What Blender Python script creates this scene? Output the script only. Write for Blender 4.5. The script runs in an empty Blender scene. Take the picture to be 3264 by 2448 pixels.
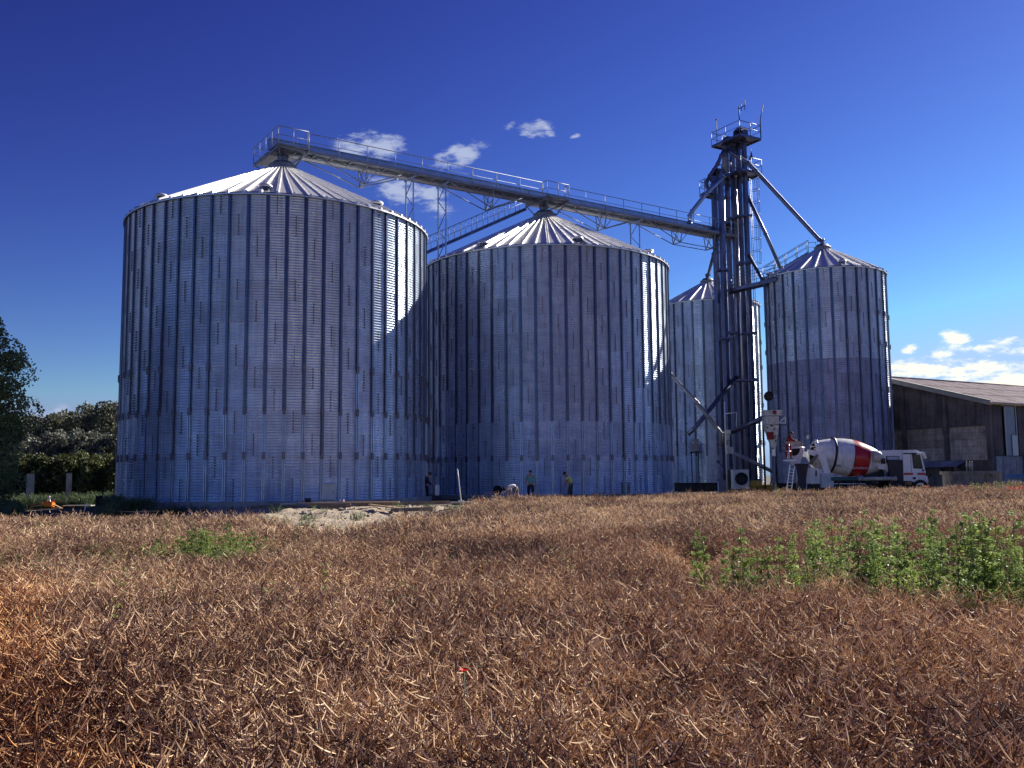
import bpy, math, random
import numpy as np
from mathutils import Vector, Matrix, noise as mnoise
R_ = math.radians
random.seed(7); rng = np.random.default_rng(7)
scn = bpy.context.scene
COL = scn.collection

# ------------------------------------------------------------------ camera
CAM_Z, PITCH, ROLL, FPX = 1.38, 0.0999, -0.0085, 2962.0
_F = Vector((0, math.cos(PITCH), math.sin(PITCH))); _U0 = Vector((0, -math.sin(PITCH), math.cos(PITCH))); _X0 = Vector((1, 0, 0))
_R = _X0*math.cos(ROLL) + _U0*math.sin(ROLL); _U = -_X0*math.sin(ROLL) + _U0*math.cos(ROLL)
cam = bpy.data.cameras.new('camera'); cam.sensor_width = 36.0; cam.lens = FPX/3264*36.0
cam.clip_start = 0.05; cam.clip_end = 6000
camo = bpy.data.objects.new('camera', cam); COL.objects.link(camo)
camo.matrix_world = Matrix(((_R.x, _U.x, -_F.x, 0), (_R.y, _U.y, -_F.y, 0), (_R.z, _U.z, -_F.z, CAM_Z), (0, 0, 0, 1)))
scn.camera = camo
def ray(px, py): return _F + _R*((px-1632)/FPX) - _U*((py-1224)/FPX)
def PY(px, py, Y):
    "world point seen at photograph pixel px,py at distance Y in front"
    d = ray(px, py); t = Y/d.y; return Vector((0, 0, CAM_Z)) + d*t
def PZ(px, py, z):
    d = ray(px, py); t = (z-CAM_Z)/d.z; return Vector((0, 0, CAM_Z)) + d*t

# ------------------------------------------------------------------ light
SUN_AZ, SUN_EL = R_(50), R_(31)
scn.view_settings.view_transform = 'Standard'; scn.view_settings.look = 'None'
scn.view_settings.exposure = 0.85; scn.view_settings.gamma = 1.0; scn.view_settings.use_curve_mapping = False
sun_dir = Vector((math.sin(SUN_AZ)*math.cos(SUN_EL), math.cos(SUN_AZ)*math.cos(SUN_EL), math.sin(SUN_EL)))
sl = bpy.data.lights.new('sun', 'SUN'); sl.energy = 5.0; sl.angle = R_(0.5); sl.color = (1.0, 0.93, 0.82)
so = bpy.data.objects.new('sun', sl); COL.objects.link(so)
so.rotation_euler = (-sun_dir).to_track_quat('-Z', 'Y').to_euler(); so.location = (60, 60, 60)

world = bpy.data.worlds.new('World'); scn.world = world; world.use_nodes = True
nt = world.node_tree; N = nt.nodes; Lk = nt.links; N.clear()
def nd(t, **k):
    n = N.new(t)
    for a, b in k.items(): setattr(n, a, b)
    return n
sky = nd('ShaderNodeTexSky', sky_type='NISHITA', sun_disc=False)
sky.sun_elevation = SUN_EL; sky.sun_rotation = SUN_AZ
sky.air_density = 1.0; sky.dust_density = 0.1; sky.ozone_density = 6.0; sky.altitude = 0
SKY_GRADE = ((1.90, .160), (2.36, .060), (1.74, .148))   # power and gain per channel: a deep, contrasty summer blue
def mth(op, a, b):
    n_ = nd('ShaderNodeMath', operation=op)
    for k_, v_ in enumerate((a, b)):
        if isinstance(v_, (int, float)): n_.inputs[k_].default_value = v_
        else: Lk.new(v_, n_.inputs[k_])
    return n_.outputs[0]
sep = nd('ShaderNodeSeparateColor'); m2 = nd('ShaderNodeCombineColor'); Lk.new(sky.outputs[0], sep.inputs[0])
ch = [mth('MULTIPLY', mth('POWER', sep.outputs[i], g_), k_) for i, (g_, k_) in enumerate(SKY_GRADE)]
ch[2] = mth('MAXIMUM', mth('MINIMUM', ch[2], 5.6), .85)
ch[0] = mth('MINIMUM', ch[0], mth('MULTIPLY', ch[2], .44)); ch[1] = mth('MINIMUM', ch[1], mth('MULTIPLY', ch[2], .66))
for i in range(3): Lk.new(ch[i], m2.inputs[i])
tc = nd('ShaderNodeTexCoord')
def vnorm(v): return Vector(v).normalized()
clouds = [  # px, py, half width, half height (2212-wide picture units), tilt
 (775,318,38,20,0),(820,322,40,22,0),(795,302,22,16,0),(985,338,42,20,-.35),(1022,318,28,12,-.3),
 (890,408,66,26,.1),(925,430,40,24,.5),(850,395,60,12,.1),(1160,275,30,15,0),(1185,284,14,8,.5),(1098,273,13,6,-.4),(1245,293,13,4,-.3),
 (2066,740,27,20,0),(2035,760,26,10,-.3),(2168,752,44,15,0),(1966,752,14,9,-.3),(1950,800,70,17,-.02),(2020,797,90,17,-.03),(2085,798,70,14,-.02),(2190,797,70,14,-.05),
 (2170,840,110,26,-.1),(2090,850,80,18,-.1),(2048,822,44,6,-.08),(2200,872,150,26,0),(1990,880,120,14,0),(134,888,16,14,0),(128,900,34,10,0),(80,896,34,12,0),
 (2420,770,90,26,0),(2600,800,160,24,0),(-120,880,110,22,0),(-300,850,120,30,0)]
# unseen low clouds added round the horizon to brighten the silos: azimuth, elevation, half width, half height in degrees
fill_clouds = [(az_+7*math.sin(az_*1.7), 3.5+2.5*math.sin(az_*2.3), 9+4*math.sin(az_), 1.6+.6*math.cos(az_*1.3)) for az_ in range(62, 325, 24)]+[(az_, 11+4*math.sin(az_), 5, 1.8) for az_ in range(75, 315, 48)]
facc = None
nz = nd('ShaderNodeTexNoise'); nz.inputs['Scale'].default_value = 36; nz.inputs['Detail'].default_value = 9; nz.inputs['Roughness'].default_value = .62
mp = nd('ShaderNodeMapping'); mp.inputs['Scale'].default_value = (1, 1, 2.5)
Lk.new(tc.outputs['Generated'], mp.inputs[0]); Lk.new(mp.outputs[0], nz.inputs['Vector'])
for cl_ in clouds+fill_clouds:
    if len(cl_) == 5:
        (px, py, sx, sy, tilt) = cl_; px *= 1.4756; py *= 1.4756; sx *= 1.4756/FPX*1.25; sy *= 1.4756/FPX*1.35
        c = ray(px, py).normalized(); a = (_R*math.cos(tilt) - _U*math.sin(tilt))
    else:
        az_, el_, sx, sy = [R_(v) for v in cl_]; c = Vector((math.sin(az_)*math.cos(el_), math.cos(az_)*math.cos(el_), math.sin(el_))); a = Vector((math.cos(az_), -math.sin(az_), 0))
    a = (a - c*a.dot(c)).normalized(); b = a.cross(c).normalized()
    qs = []
    for v, s in ((a, sx), (b, sy)):
        dn = nd('ShaderNodeVectorMath', operation='DOT_PRODUCT'); dn.inputs[1].default_value = v/s
        Lk.new(tc.outputs['Generated'], dn.inputs[0])
        sq = nd('ShaderNodeMath', operation='MULTIPLY'); Lk.new(dn.outputs['Value'], sq.inputs[0]); Lk.new(dn.outputs['Value'], sq.inputs[1]); qs.append(sq)
    ad = nd('ShaderNodeMath', operation='ADD'); Lk.new(qs[0].outputs[0], ad.inputs[0]); Lk.new(qs[1].outputs[0], ad.inputs[1])
    f = nd('ShaderNodeMath', operation='SUBTRACT'); f.inputs[0].default_value = 1.0; Lk.new(ad.outputs[0], f.inputs[1])
    if facc is None: facc = f
    else:
        mx = nd('ShaderNodeMath', operation='SMOOTH_MAX'); mx.inputs[2].default_value = .25
        Lk.new(facc.outputs[0], mx.inputs[0]); Lk.new(f.outputs[0], mx.inputs[1]); facc = mx
ns = nd('ShaderNodeMath', operation='MULTIPLY_ADD'); ns.inputs[1].default_value = 6.0; ns.inputs[2].default_value = -3.1
Lk.new(nz.outputs['Fac'], ns.inputs[0])
cl = nd('ShaderNodeMath', operation='MAXIMUM'); cl.inputs[1].default_value = -4; Lk.new(facc.outputs[0], cl.inputs[0])
sm = nd('ShaderNodeMath', operation='ADD'); Lk.new(cl.outputs[0], sm.inputs[0]); Lk.new(ns.outputs[0], sm.inputs[1])
mr = nd('ShaderNodeMapRange', interpolation_type='SMOOTHERSTEP'); mr.inputs['From Min'].default_value = -.35; mr.inputs['From Max'].default_value = 1.5
mr.inputs['To Max'].default_value = .95
Lk.new(sm.outputs[0], mr.inputs['Value'])
sx_ = nd('ShaderNodeSeparateXYZ'); Lk.new(tc.outputs['Generated'], sx_.inputs[0])
xr = nd('ShaderNodeMapRange'); xr.inputs['From Min'].default_value = 0.0; xr.inputs['From Max'].default_value = .42; Lk.new(sx_.outputs[0], xr.inputs['Value'])
cc = nd('ShaderNodeMix', data_type='RGBA'); cc.inputs['A'].default_value = (2.5, 2.9, 4.1, 1); cc.inputs['B'].default_value = (7.0, 6.8, 5.2, 1)
Lk.new(xr.outputs[0], cc.inputs['Factor'])
mixc = nd('ShaderNodeMix', data_type='RGBA'); Lk.new(mr.outputs[0], mixc.inputs['Factor']); Lk.new(m2.outputs[0], mixc.inputs['A']); Lk.new(cc.outputs['Result'], mixc.inputs['B'])
bg = nd('ShaderNodeBackground'); bg.inputs['Strength'].default_value = 0.1
Lk.new(mixc.outputs['Result'], bg.inputs[0])
wo = nd('ShaderNodeOutputWorld'); Lk.new(bg.outputs[0], wo.inputs[0])
scn.cycles.max_bounces = 6; scn.cycles.transparent_max_bounces = 6

# ------------------------------------------------------------------ materials
MATS = {}
def mat(name, col, rough=.6, metal=0.0, var=.15, nscale=3.0, bump=0.0, bscale=20.0, rand=0.0, col2=None, streak=None, spec=None, trans=0.0, objspace=True, emit=None):
    """noise-mottled principled material. var = brightness spread, rand = per-object spread, streak = vertical stain strength"""
    m = bpy.data.materials.new(name); m.use_nodes = True; t = m.node_tree; n = t.nodes; l = t.links
    b = n['Principled BSDF']; b.inputs['Roughness'].default_value = rough; b.inputs['Metallic'].default_value = metal
    if spec is not None: b.inputs['Specular IOR Level'].default_value = spec
    g = n.new('ShaderNodeNewGeometry'); 
    src = g.outputs['Position']
    nz = n.new('ShaderNodeTexNoise'); nz.inputs['Scale'].default_value = nscale; nz.inputs['Detail'].default_value = 6; nz.inputs['Roughness'].default_value = .6
    l.new(src, nz.inputs['Vector'])
    mx = n.new('ShaderNodeMix'); mx.data_type = 'RGBA'
    c2 = col2 if col2 else tuple(c*(1-var*1.6) for c in col)
    c1 = tuple(min(1, c*(1+var*.6)) for c in col) if not col2 else col
    mx.inputs['A'].default_value = (*c1, 1); mx.inputs['B'].default_value = (*c2, 1)
    rm = n.new('ShaderNodeMapRange'); rm.inputs['From Min'].default_value = .3; rm.inputs['From Max'].default_value = .7
    l.new(nz.outputs['Fac'], rm.inputs['Value']); l.new(rm.outputs[0], mx.inputs['Factor'])
    out = mx.outputs['Result']
    if streak:
        sp = n.new('ShaderNodeMapping'); sp.inputs['Scale'].default_value = (6, 6, .35)
        s2 = n.new('ShaderNodeTexNoise'); s2.inputs['Scale'].default_value = 1.0; s2.inputs['Detail'].default_value = 5
        l.new(src, sp.inputs[0]); l.new(sp.outputs[0], s2.inputs['Vector'])
        r2 = n.new('ShaderNodeMapRange'); r2.inputs['From Min'].default_value = .42; r2.inputs['From Max'].default_value = .72; r2.inputs['To Max'].default_value = streak
        l.new(s2.outputs['Fac'], r2.inputs['Value'])
        m3 = n.new('ShaderNodeMix'); m3.data_type = 'RGBA'; m3.blend_type = 'MULTIPLY'; m3.inputs['B'].default_value = (.35, .3, .26, 1)
        l.new(out, m3.inputs['A']); l.new(r2.outputs[0], m3.inputs['Factor']); out = m3.outputs['Result']
    if rand:
        oi = n.new('ShaderNodeObjectInfo'); r3 = n.new('ShaderNodeMapRange'); r3.inputs['To Min'].default_value = 1-rand; r3.inputs['To Max'].default_value = 1+rand
        l.new(oi.outputs['Random'], r3.inputs['Value'])
        vm = n.new('ShaderNodeVectorMath'); vm.operation = 'SCALE'; l.new(out, vm.inputs[0]); l.new(r3.outputs[0], vm.inputs['Scale']); out = vm.outputs[0]
    l.new(out, b.inputs['Base Color'])
    if rough and var:
        rr = n.new('ShaderNodeMapRange'); rr.inputs['To Min'].default_value = max(.02, rough-.1); rr.inputs['To Max'].default_value = min(1, rough+.1)
        l.new(nz.outputs['Fac'], rr.inputs['Value']); l.new(rr.outputs[0], b.inputs['Roughness'])
    if bump:
        n3 = n.new('ShaderNodeTexNoise'); n3.inputs['Scale'].default_value = bscale; n3.inputs['Detail'].default_value = 5; l.new(src, n3.inputs['Vector'])
        bp = n.new('ShaderNodeBump'); bp.inputs['Strength'].default_value = bump; bp.inputs['Distance'].default_value = .02
        l.new(n3.outputs['Fac'], bp.inputs['Height']); l.new(bp.outputs[0], b.inputs['Normal'])
    if trans:
        td = n.new('ShaderNodeBsdfTranslucent'); l.new(out, td.inputs[0]); ms = n.new('ShaderNodeMixShader'); ms.inputs[0].default_value = trans
        l.new(b.outputs[0], ms.inputs[1]); l.new(td.outputs[0], ms.inputs[2]); l.new(ms.outputs[0], n['Material Output'].inputs[0])
    MATS[name] = m; return m
M = MATS
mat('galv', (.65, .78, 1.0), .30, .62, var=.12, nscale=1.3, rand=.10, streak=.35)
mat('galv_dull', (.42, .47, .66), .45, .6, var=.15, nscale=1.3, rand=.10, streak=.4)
mat('galv_roof', (.78, .78, .78), .40, .6, var=.08, nscale=2, rand=.06)
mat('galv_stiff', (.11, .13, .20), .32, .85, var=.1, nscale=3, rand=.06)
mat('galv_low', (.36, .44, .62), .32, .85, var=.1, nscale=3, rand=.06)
mat('splice', (.20, .20, .25), .5, .8, var=.2)
mat('washer', (.055, .05, .07), .7, .2, var=.1)
mat('tower_steel', (.15, .17, .28), .42, .85, var=.2, nscale=1.2, streak=.5, rand=.1)
mat('frame_steel', (.26, .28, .34), .55, .6, var=.15, nscale=2, rand=.08)
mat('conveyor_steel', (.30, .40, .62), .42, .75, var=.12, nscale=1.5, rand=.08)
mat('trough_steel', (.30, .32, .38), .6, .2, var=.12, nscale=2)
mat('concrete', (.40, .39, .38), .9, 0, var=.2, nscale=1.5, bump=.3, streak=.3)
mat('old_concrete', (.30, .28, .25), .92, 0, var=.3, nscale=1.2, bump=.4, streak=.6)
mat('board_concrete', (.52, .44, .38), .92, 0, var=.3, nscale=1.6, bump=.4, streak=.6, rand=.15)
mat('cladding_dark', (.17, .145, .145), .85, 0, var=.35, nscale=.8, bump=.2, streak=.6, rand=.12)
mat('fibre_roof', (.34, .27, .29), .9, 0, var=.3, nscale=.9, bump=.3, rand=.10)
mat('fascia', (.36, .35, .31), .8, 0, var=.15)
mat('gutter', (.75, .55, .35), .35, .6, var=.1)
mat('clear_sheet', (.28, .32, .40), .3, 0, var=.1)
mat('pale_sheet', (.50, .58, .60), .5, 0, var=.08)
mat('wall_panel', (.30, .32, .38), .85, 0, var=.25, nscale=1.5, streak=.6, rand=.15)
mat('white_paint', (.84, .86, .88), .32, 0, var=.08, nscale=2.5, streak=.12)
mat('dirty_white', (.60, .60, .57), .5, 0, var=.25, nscale=4, streak=.5)
mat('drum_white', (.82, .85, .86), .28, 0, var=.14, nscale=3.2, streak=.35)
mat('red_paint', (.50, .018, .030), .25, 0, var=.15, nscale=2)
mat('red_cloth', (.26, .015, .02), .8, 0, var=.2)
mat('black_rubber', (.015, .015, .018), .8, 0, var=.2)
mat('dark_steel', (.03, .03, .038), .55, .4, var=.2)
mat('chute_dark', (.035, .030, .040), .6, 0, var=.3, nscale=3)
mat('navy_plastic', (.025, .03, .06), .5, 0, var=.1)
mat('green_tube', (.05, .14, .13), .45, 0, var=.2)
mat('blue_pipe', (.06, .18, .42), .4, 0, var=.1)
mat('aluminium', (.75, .76, .78), .35, .8, var=.05)
mat('orange_plastic', (.85, .25, .02), .5, 0, var=.1)
mat('yellow_paint', (.45, .30, .04), .5, 0, var=.2)
mat('wood_new', (.50, .36, .22), .75, 0, var=.2, nscale=5, rand=.15)
mat('wood_old', (.24, .18, .14), .85, 0, var=.3, nscale=5, rand=.2)
mat('skin', (.50, .27, .19), .55, 0, var=.05)
mat('hair', (.03, .02, .018), .7, 0, var=.1)
mat('shirt_white', (.88, .88, .90), .85, 0, var=.04)
mat('shirt_teal', (.16, .50, .42), .85, 0, var=.08)
mat('shirt_yellow', (.85, .90, .22), .85, 0, var=.08)
mat('shirt_navy', (.03, .035, .06), .85, 0, var=.1)
mat('trousers', (.022, .022, .035), .85, 0, var=.1)
mat('camo_trousers', (.10, .085, .07), .85, 0, var=.4, nscale=25)
mat('boots', (.02, .016, .015), .7, 0, var=.1)
mat('bark', (.07, .055, .045), .9, 0, var=.3, nscale=8)
gl = mat('glass', (.015, .02, .03), .08, 0, var=0.0, spec=.3)
def leafmat(name, c1, c2, trans=.25, rough=.55, nscale=.8):
    return mat(name, c1, rough, 0, nscale=nscale, col2=c2, trans=trans, rand=.25)
leafmat('leaf_tree', (.27, .34, .14), (.09, .13, .055), trans=.38)
leafmat('leaf_wood', (.15, .16, .10), (.055, .06, .045), nscale=.25, trans=.3)
leafmat('leaf_shrub', (.15, .16, .12), (.06, .065, .05), nscale=.4)
leafmat('leaf_hedge', (.13, .145, .045), (.045, .055, .02), nscale=.6)
leafmat('leaf_weed', (.34, .42, .11), (.12, .20, .055), nscale=2.5, trans=.40)
leafmat('leaf_dark', (.15, .21, .09), (.07, .10, .05), nscale=1)
leafmat('stem_green', (.12, .16, .04), (.07, .10, .03))
mat('poppy', (.85, .03, .015), .5, 0, var=.1, trans=.3)

# ------------------------------------------------------------------ builders
ORG = {}
def tag(o, label=None, cat=None, group=None, kind=None):
    if label: o['label'] = label
    if cat: o['category'] = cat
    if group: o['group'] = group
    if kind: o['kind'] = kind
    return o
def thing(name, label, cat, loc=(0, 0, 0), group=None):
    o = bpy.data.objects.new(name, None); o.location = loc; o.empty_display_size = .2; COL.objects.link(o)
    ORG[o.name] = Vector(loc); return tag(o, label, cat, group)
class MB:
    def __init__(s): s.v = []; s.f = []; s.m = []; s.sm = []
    def add(s, vs, fs, mi=0, smooth=False):
        k = len(s.v); s.v.extend([tuple(v) for v in vs]); s.f.extend([tuple(i+k for i in f) for f in fs]); s.m.extend([mi]*len(fs)); s.sm.extend([smooth]*len(fs)); return s
    def box(s, c, size, rot=None, mi=0, bev=0):
        c = Vector(c); hx, hy, hz = size[0]/2, size[1]/2, size[2]/2
        vs = [Vector((a*hx, b*hy, d*hz)) for d in (-1, 1) for b in (-1, 1) for a in (-1, 1)]
        if rot is not None: vs = [rot @ v for v in vs]
        return s.add([v+c for v in vs], [(0, 2, 3, 1), (4, 5, 7, 6), (0, 1, 5, 4), (2, 6, 7, 3), (0, 4, 6, 2), (1, 3, 7, 5)], mi)
    def beam(s, a, b, w, h=None, up=(0, 0, 1), mi=0):
        a = Vector(a); b = Vector(b); h = h or w; d = (b-a); L = d.length; d = d/L; up = Vector(up)
        if abs(d.dot(up)) > .98: up = Vector((1, 0, 0))
        x = d.cross(up).normalized(); z = x.cross(d)
        return s.box((a+b)/2, (w, L, h), Matrix((x, d, z)).transposed(), mi)
    def tube(s, pts, r, n=8, mi=0, cap=True, smooth=True):
        pts = [Vector(p) for p in pts]; rs = r if isinstance(r, (list, tuple)) else [r]*len(pts)
        vs = []; fs = []; px = None
        for i, p in enumerate(pts):
            d = (pts[min(i+1, len(pts)-1)] - pts[max(i-1, 0)]).normalized()
            if px is None:
                px = d.cross(Vector((0, 0, 1)) if abs(d.z) < .95 else Vector((1, 0, 0))).normalized()
            else: px = (px - d*px.dot(d)).normalized()
            py = d.cross(px)
            for k in range(n):
                a = 2*math.pi*k/n; vs.append(p + px*math.cos(a)*rs[i] + py*math.sin(a)*rs[i])
        for i in range(len(pts)-1):
            for k in range(n):
                k2 = (k+1) % n; fs.append((i*n+k, i*n+k2, (i+1)*n+k2, (i+1)*n+k))
        s.add(vs, fs, mi, smooth)
        if cap:
            k = len(s.v)-len(vs)
            s.f.append(tuple(range(k+n-1, k-1, -1))); s.f.append(tuple(range(k+(len(pts)-1)*n, k+len(pts)*n))); s.m += [mi, mi]; s.sm += [False, False]
        return s
    def lathe(s, c, prof, n=32, axis=(0, 0, 1), mi=0, smooth=True, a0=0, a1=2*math.pi, close=True):
        c = Vector(c); ax = Vector(axis).normalized(); x = ax.cross(Vector((0, 0, 1)) if abs(ax.z) < .95 else Vector((1, 0, 0))).normalized(); y = ax.cross(x)
        full = abs(a1-a0-2*math.pi) < 1e-6; nn = n if full else n+1; vs = []
        for (r, h) in prof:
            for k in range(nn):
                a = a0+(a1-a0)*k/n; vs.append(c + ax*h + x*math.cos(a)*r + y*math.sin(a)*r)
        fs = []; ms = []
        for i in range(len(prof)-1):
            for k in range(n):
                k2 = (k+1) % nn; fs.append((i*nn+k, i*nn+k2, (i+1)*nn+k2, (i+1)*nn+k))
        return s.add(vs, fs, mi, smooth)
    def prism(s, poly, a, b, mi=0, smooth=False):
        "poly: 3D points at one end; a->b translation vector"
        t = Vector(b)-Vector(a); n = len(poly); p0 = [Vector(p)+Vector(a) for p in poly]; vs = p0 + [p+t for p in p0]
        s.add(vs, [tuple(range(n-1, -1, -1)), tuple(range(n, 2*n))], mi)
        k = len(s.v)-2*n
        for i in range(n):
            j = (i+1) % n; s.f.append((k+i, k+j, k+n+j, k+n+i)); s.m.append(mi); s.sm.append(smooth)
        return s
    def quad(s, a, b, c, d, mi=0): return s.add([a, b, c, d], [(0, 1, 2, 3)], mi)
    def mesh(s, name, mats, off=Vector((0, 0, 0))):
        me = bpy.data.meshes.new(name); me.from_pydata([(v[0]-off[0], v[1]-off[1], v[2]-off[2]) for v in s.v], [], s.f)
        for m_ in (mats if isinstance(mats, (list, tuple)) else [mats]): me.materials.append(M[m_])
        me.polygons.foreach_set('material_index', s.m); me.polygons.foreach_set('use_smooth', s.sm); me.update(); return me
    def build(s, name, mats, parent=None, **tg):
        off = ORG.get(parent.name, Vector((0, 0, 0))) if parent else Vector((0, 0, 0))
        if not parent:   # origin at the base centre
            vs = np.array(s.v); off = Vector(((vs[:, 0].min()+vs[:, 0].max())/2, (vs[:, 1].min()+vs[:, 1].max())/2, vs[:, 2].min()))
        o = bpy.data.objects.new(name, s.mesh(name, mats, off)); COL.objects.link(o)
        if parent: o.parent = parent
        else: o.location = off
        ORG[o.name] = off; 
        return tag(o, **tg)
def inst(name, me, parent, loc=(0, 0, 0), rz=0.0, scale=None):
    o = bpy.data.objects.new(name, me); o.location = loc; o.rotation_euler = (0, 0, rz)
    if scale: o.scale = scale
    COL.objects.link(o); o.parent = parent; ORG[o.name] = ORG.get(parent.name, Vector((0, 0, 0))); return o

# ------------------------------------------------------------------ ground
def sst(a, b, v): 
    t = np.clip((v-a)/(b-a), 0, 1); return t*t*(3-2*t)
def ye(x): return 45.5 + 5.5*sst(-1.9, 0, x) + 5.5*sst(0, 4, x)
def ground(x, y):
    g = -.88 + .45*sst(15, 55, y)*sst(4, 34, x) - .12*sst(6, 14, x-y*.15)*sst(9, 12, y)*(1-sst(16, 22, y))
    y0 = ye(x); f = sst(y0-9+5*sst(-1.9, .5, x), y0, y)
    return g*(1-f*(1-.5*sst(22, 28, -x)))
def gz(x, y): return float(ground(np.array([x]), np.array([y]))[0])
def fb(x, y, s, o=4, seed=0):
    r = np.zeros_like(x, dtype=float); a = 1.0
    rs = np.random.RandomState(seed)
    for i in range(o):
        p = rs.rand(6)*6.28; f = s*(1.9**i)
        th = rs.rand()*3.14
        r += a*(np.sin((x*np.cos(th)+y*np.sin(th))*f+p[0]+1.7*np.sin(y*f*.7+p[1])) * np.sin((y*np.cos(th)-x*np.sin(th))*f*1.13+p[2]+1.9*np.sin(x*f*.6+p[3]))); a *= .55
    return r
xs = np.concatenate([[-1500, -700, -300, -150, -90], np.arange(-60, -24, 1.5), np.arange(-24, 12, .2), np.arange(12, 60, 1.5), [70, 100, 160, 300, 700, 1500]])
ys = np.concatenate([[-300, -60, -15], np.arange(-5, 30, 1.0), np.arange(30, 50, .2), np.arange(50, 90, 1.5), [100, 130, 200, 400, 900, 2500]])
X, Y = np.meshgrid(xs, ys)
Z = ground(X, Y)
rough_w = sst(31, 36, Y)*(1-sst(44.5, 47, Y))*sst(-22, -16, X)*(1-sst(3, 9, X))
Z = Z + rough_w*(.055*fb(X, Y, 1.3, 3, 1)+.045*fb(X, Y, 5.0, 3, 2)+.03*rng.standard_normal(X.shape)*.6)
nx, ny = len(xs), len(ys)
idx = np.arange(nx*ny).reshape(ny, nx)
fs = np.stack([idx[:-1, :-1], idx[:-1, 1:], idx[1:, 1:], idx[1:, :-1]], -1).reshape(-1, 4)
me = bpy.data.meshes.new('ground'); me.from_pydata(np.stack([X, Y, Z], -1).reshape(-1, 3).tolist(), [], fs.tolist())
sand = sst(-16, -13, X+.15*(Y-40))*sst(34, 36.5, Y)*(1-sst(9, 13, X))*(1-sst(46.5, 48, Y-8*sst(2, 9, X)))
att = me.attributes.new('sand', 'FLOAT', 'POINT'); att.data.foreach_set('value', sand.reshape(-1))
me.polygons.foreach_set('use_smooth', [True]*len(me.polygons))
gm_ = bpy.data.materials.new('ground_soil'); gm_.use_nodes = True; t = gm_.node_tree; n = t.nodes; l = t.links; b = n['Principled BSDF']; b.inputs['Roughness'].default_value = .95
ge = n.new('ShaderNodeNewGeometry'); at = n.new('ShaderNodeAttribute'); at.attribute_name = 'sand'
n1 = n.new('ShaderNodeTexNoise'); n1.inputs['Scale'].default_value = 1.1; n1.inputs['Detail'].default_value = 9; n1.inputs['Roughness'].default_value = .7; l.new(ge.outputs['Position'], n1.inputs['Vector'])
n2 = n.new('ShaderNodeTexNoise'); n2.inputs['Scale'].default_value = 9; n2.inputs['Detail'].default_value = 8; n2.inputs['Roughness'].default_value = .75; l.new(ge.outputs['Position'], n2.inputs['Vector'])
cr = n.new('ShaderNodeValToRGB'); cr.color_ramp.elements[0].color = (.17, .12, .085, 1); cr.color_ramp.elements[1].color = (.52, .43, .32, 1); cr.color_ramp.elements[0].position = .33; cr.color_ramp.elements[1].position = .56; l.new(n2.outputs['Fac'], cr.inputs[0])
cs = n.new('ShaderNodeValToRGB'); cs.color_ramp.elements[0].color = (.045, .032, .022, 1); cs.color_ramp.elements[1].color = (.15, .115, .085, 1); l.new(n2.outputs['Fac'], cs.inputs[0])
ma = n.new('ShaderNodeMath'); ma.operation = 'MULTIPLY_ADD'; ma.inputs[1].default_value = 1.4; ma.inputs[2].default_value = -.7; l.new(n1.outputs['Fac'], ma.inputs[0])
mb_ = n.new('ShaderNodeMath'); mb_.operation = 'ADD'; l.new(ma.outputs[0], mb_.inputs[0]); l.new(at.outputs['Fac'], mb_.inputs[1])
mc = n.new('ShaderNodeMapRange'); mc.inputs['From Min'].default_value = .35; mc.inputs['From Max'].default_value = .65; l.new(mb_.outputs[0], mc.inputs['Value'])
mm = n.new('ShaderNodeMix'); mm.data_type = 'RGBA'; l.new(mc.outputs[0], mm.inputs['Factor']); l.new(cs.outputs[0], mm.inputs['A']); l.new(cr.outputs[0], mm.inputs['B']); l.new(mm.outputs['Result'], b.inputs['Base Color'])
bp = n.new('ShaderNodeBump'); bp.inputs['Strength'].default_value = .8; bp.inputs['Distance'].default_value = .06; l.new(n2.outputs['Fac'], bp.inputs['Height']); l.new(bp.outputs[0], b.inputs['Normal'])
me.materials.append(gm_); me.update()
go = bpy.data.objects.new('ground', me); COL.objects.link(go); go['kind'] = 'structure'

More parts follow.
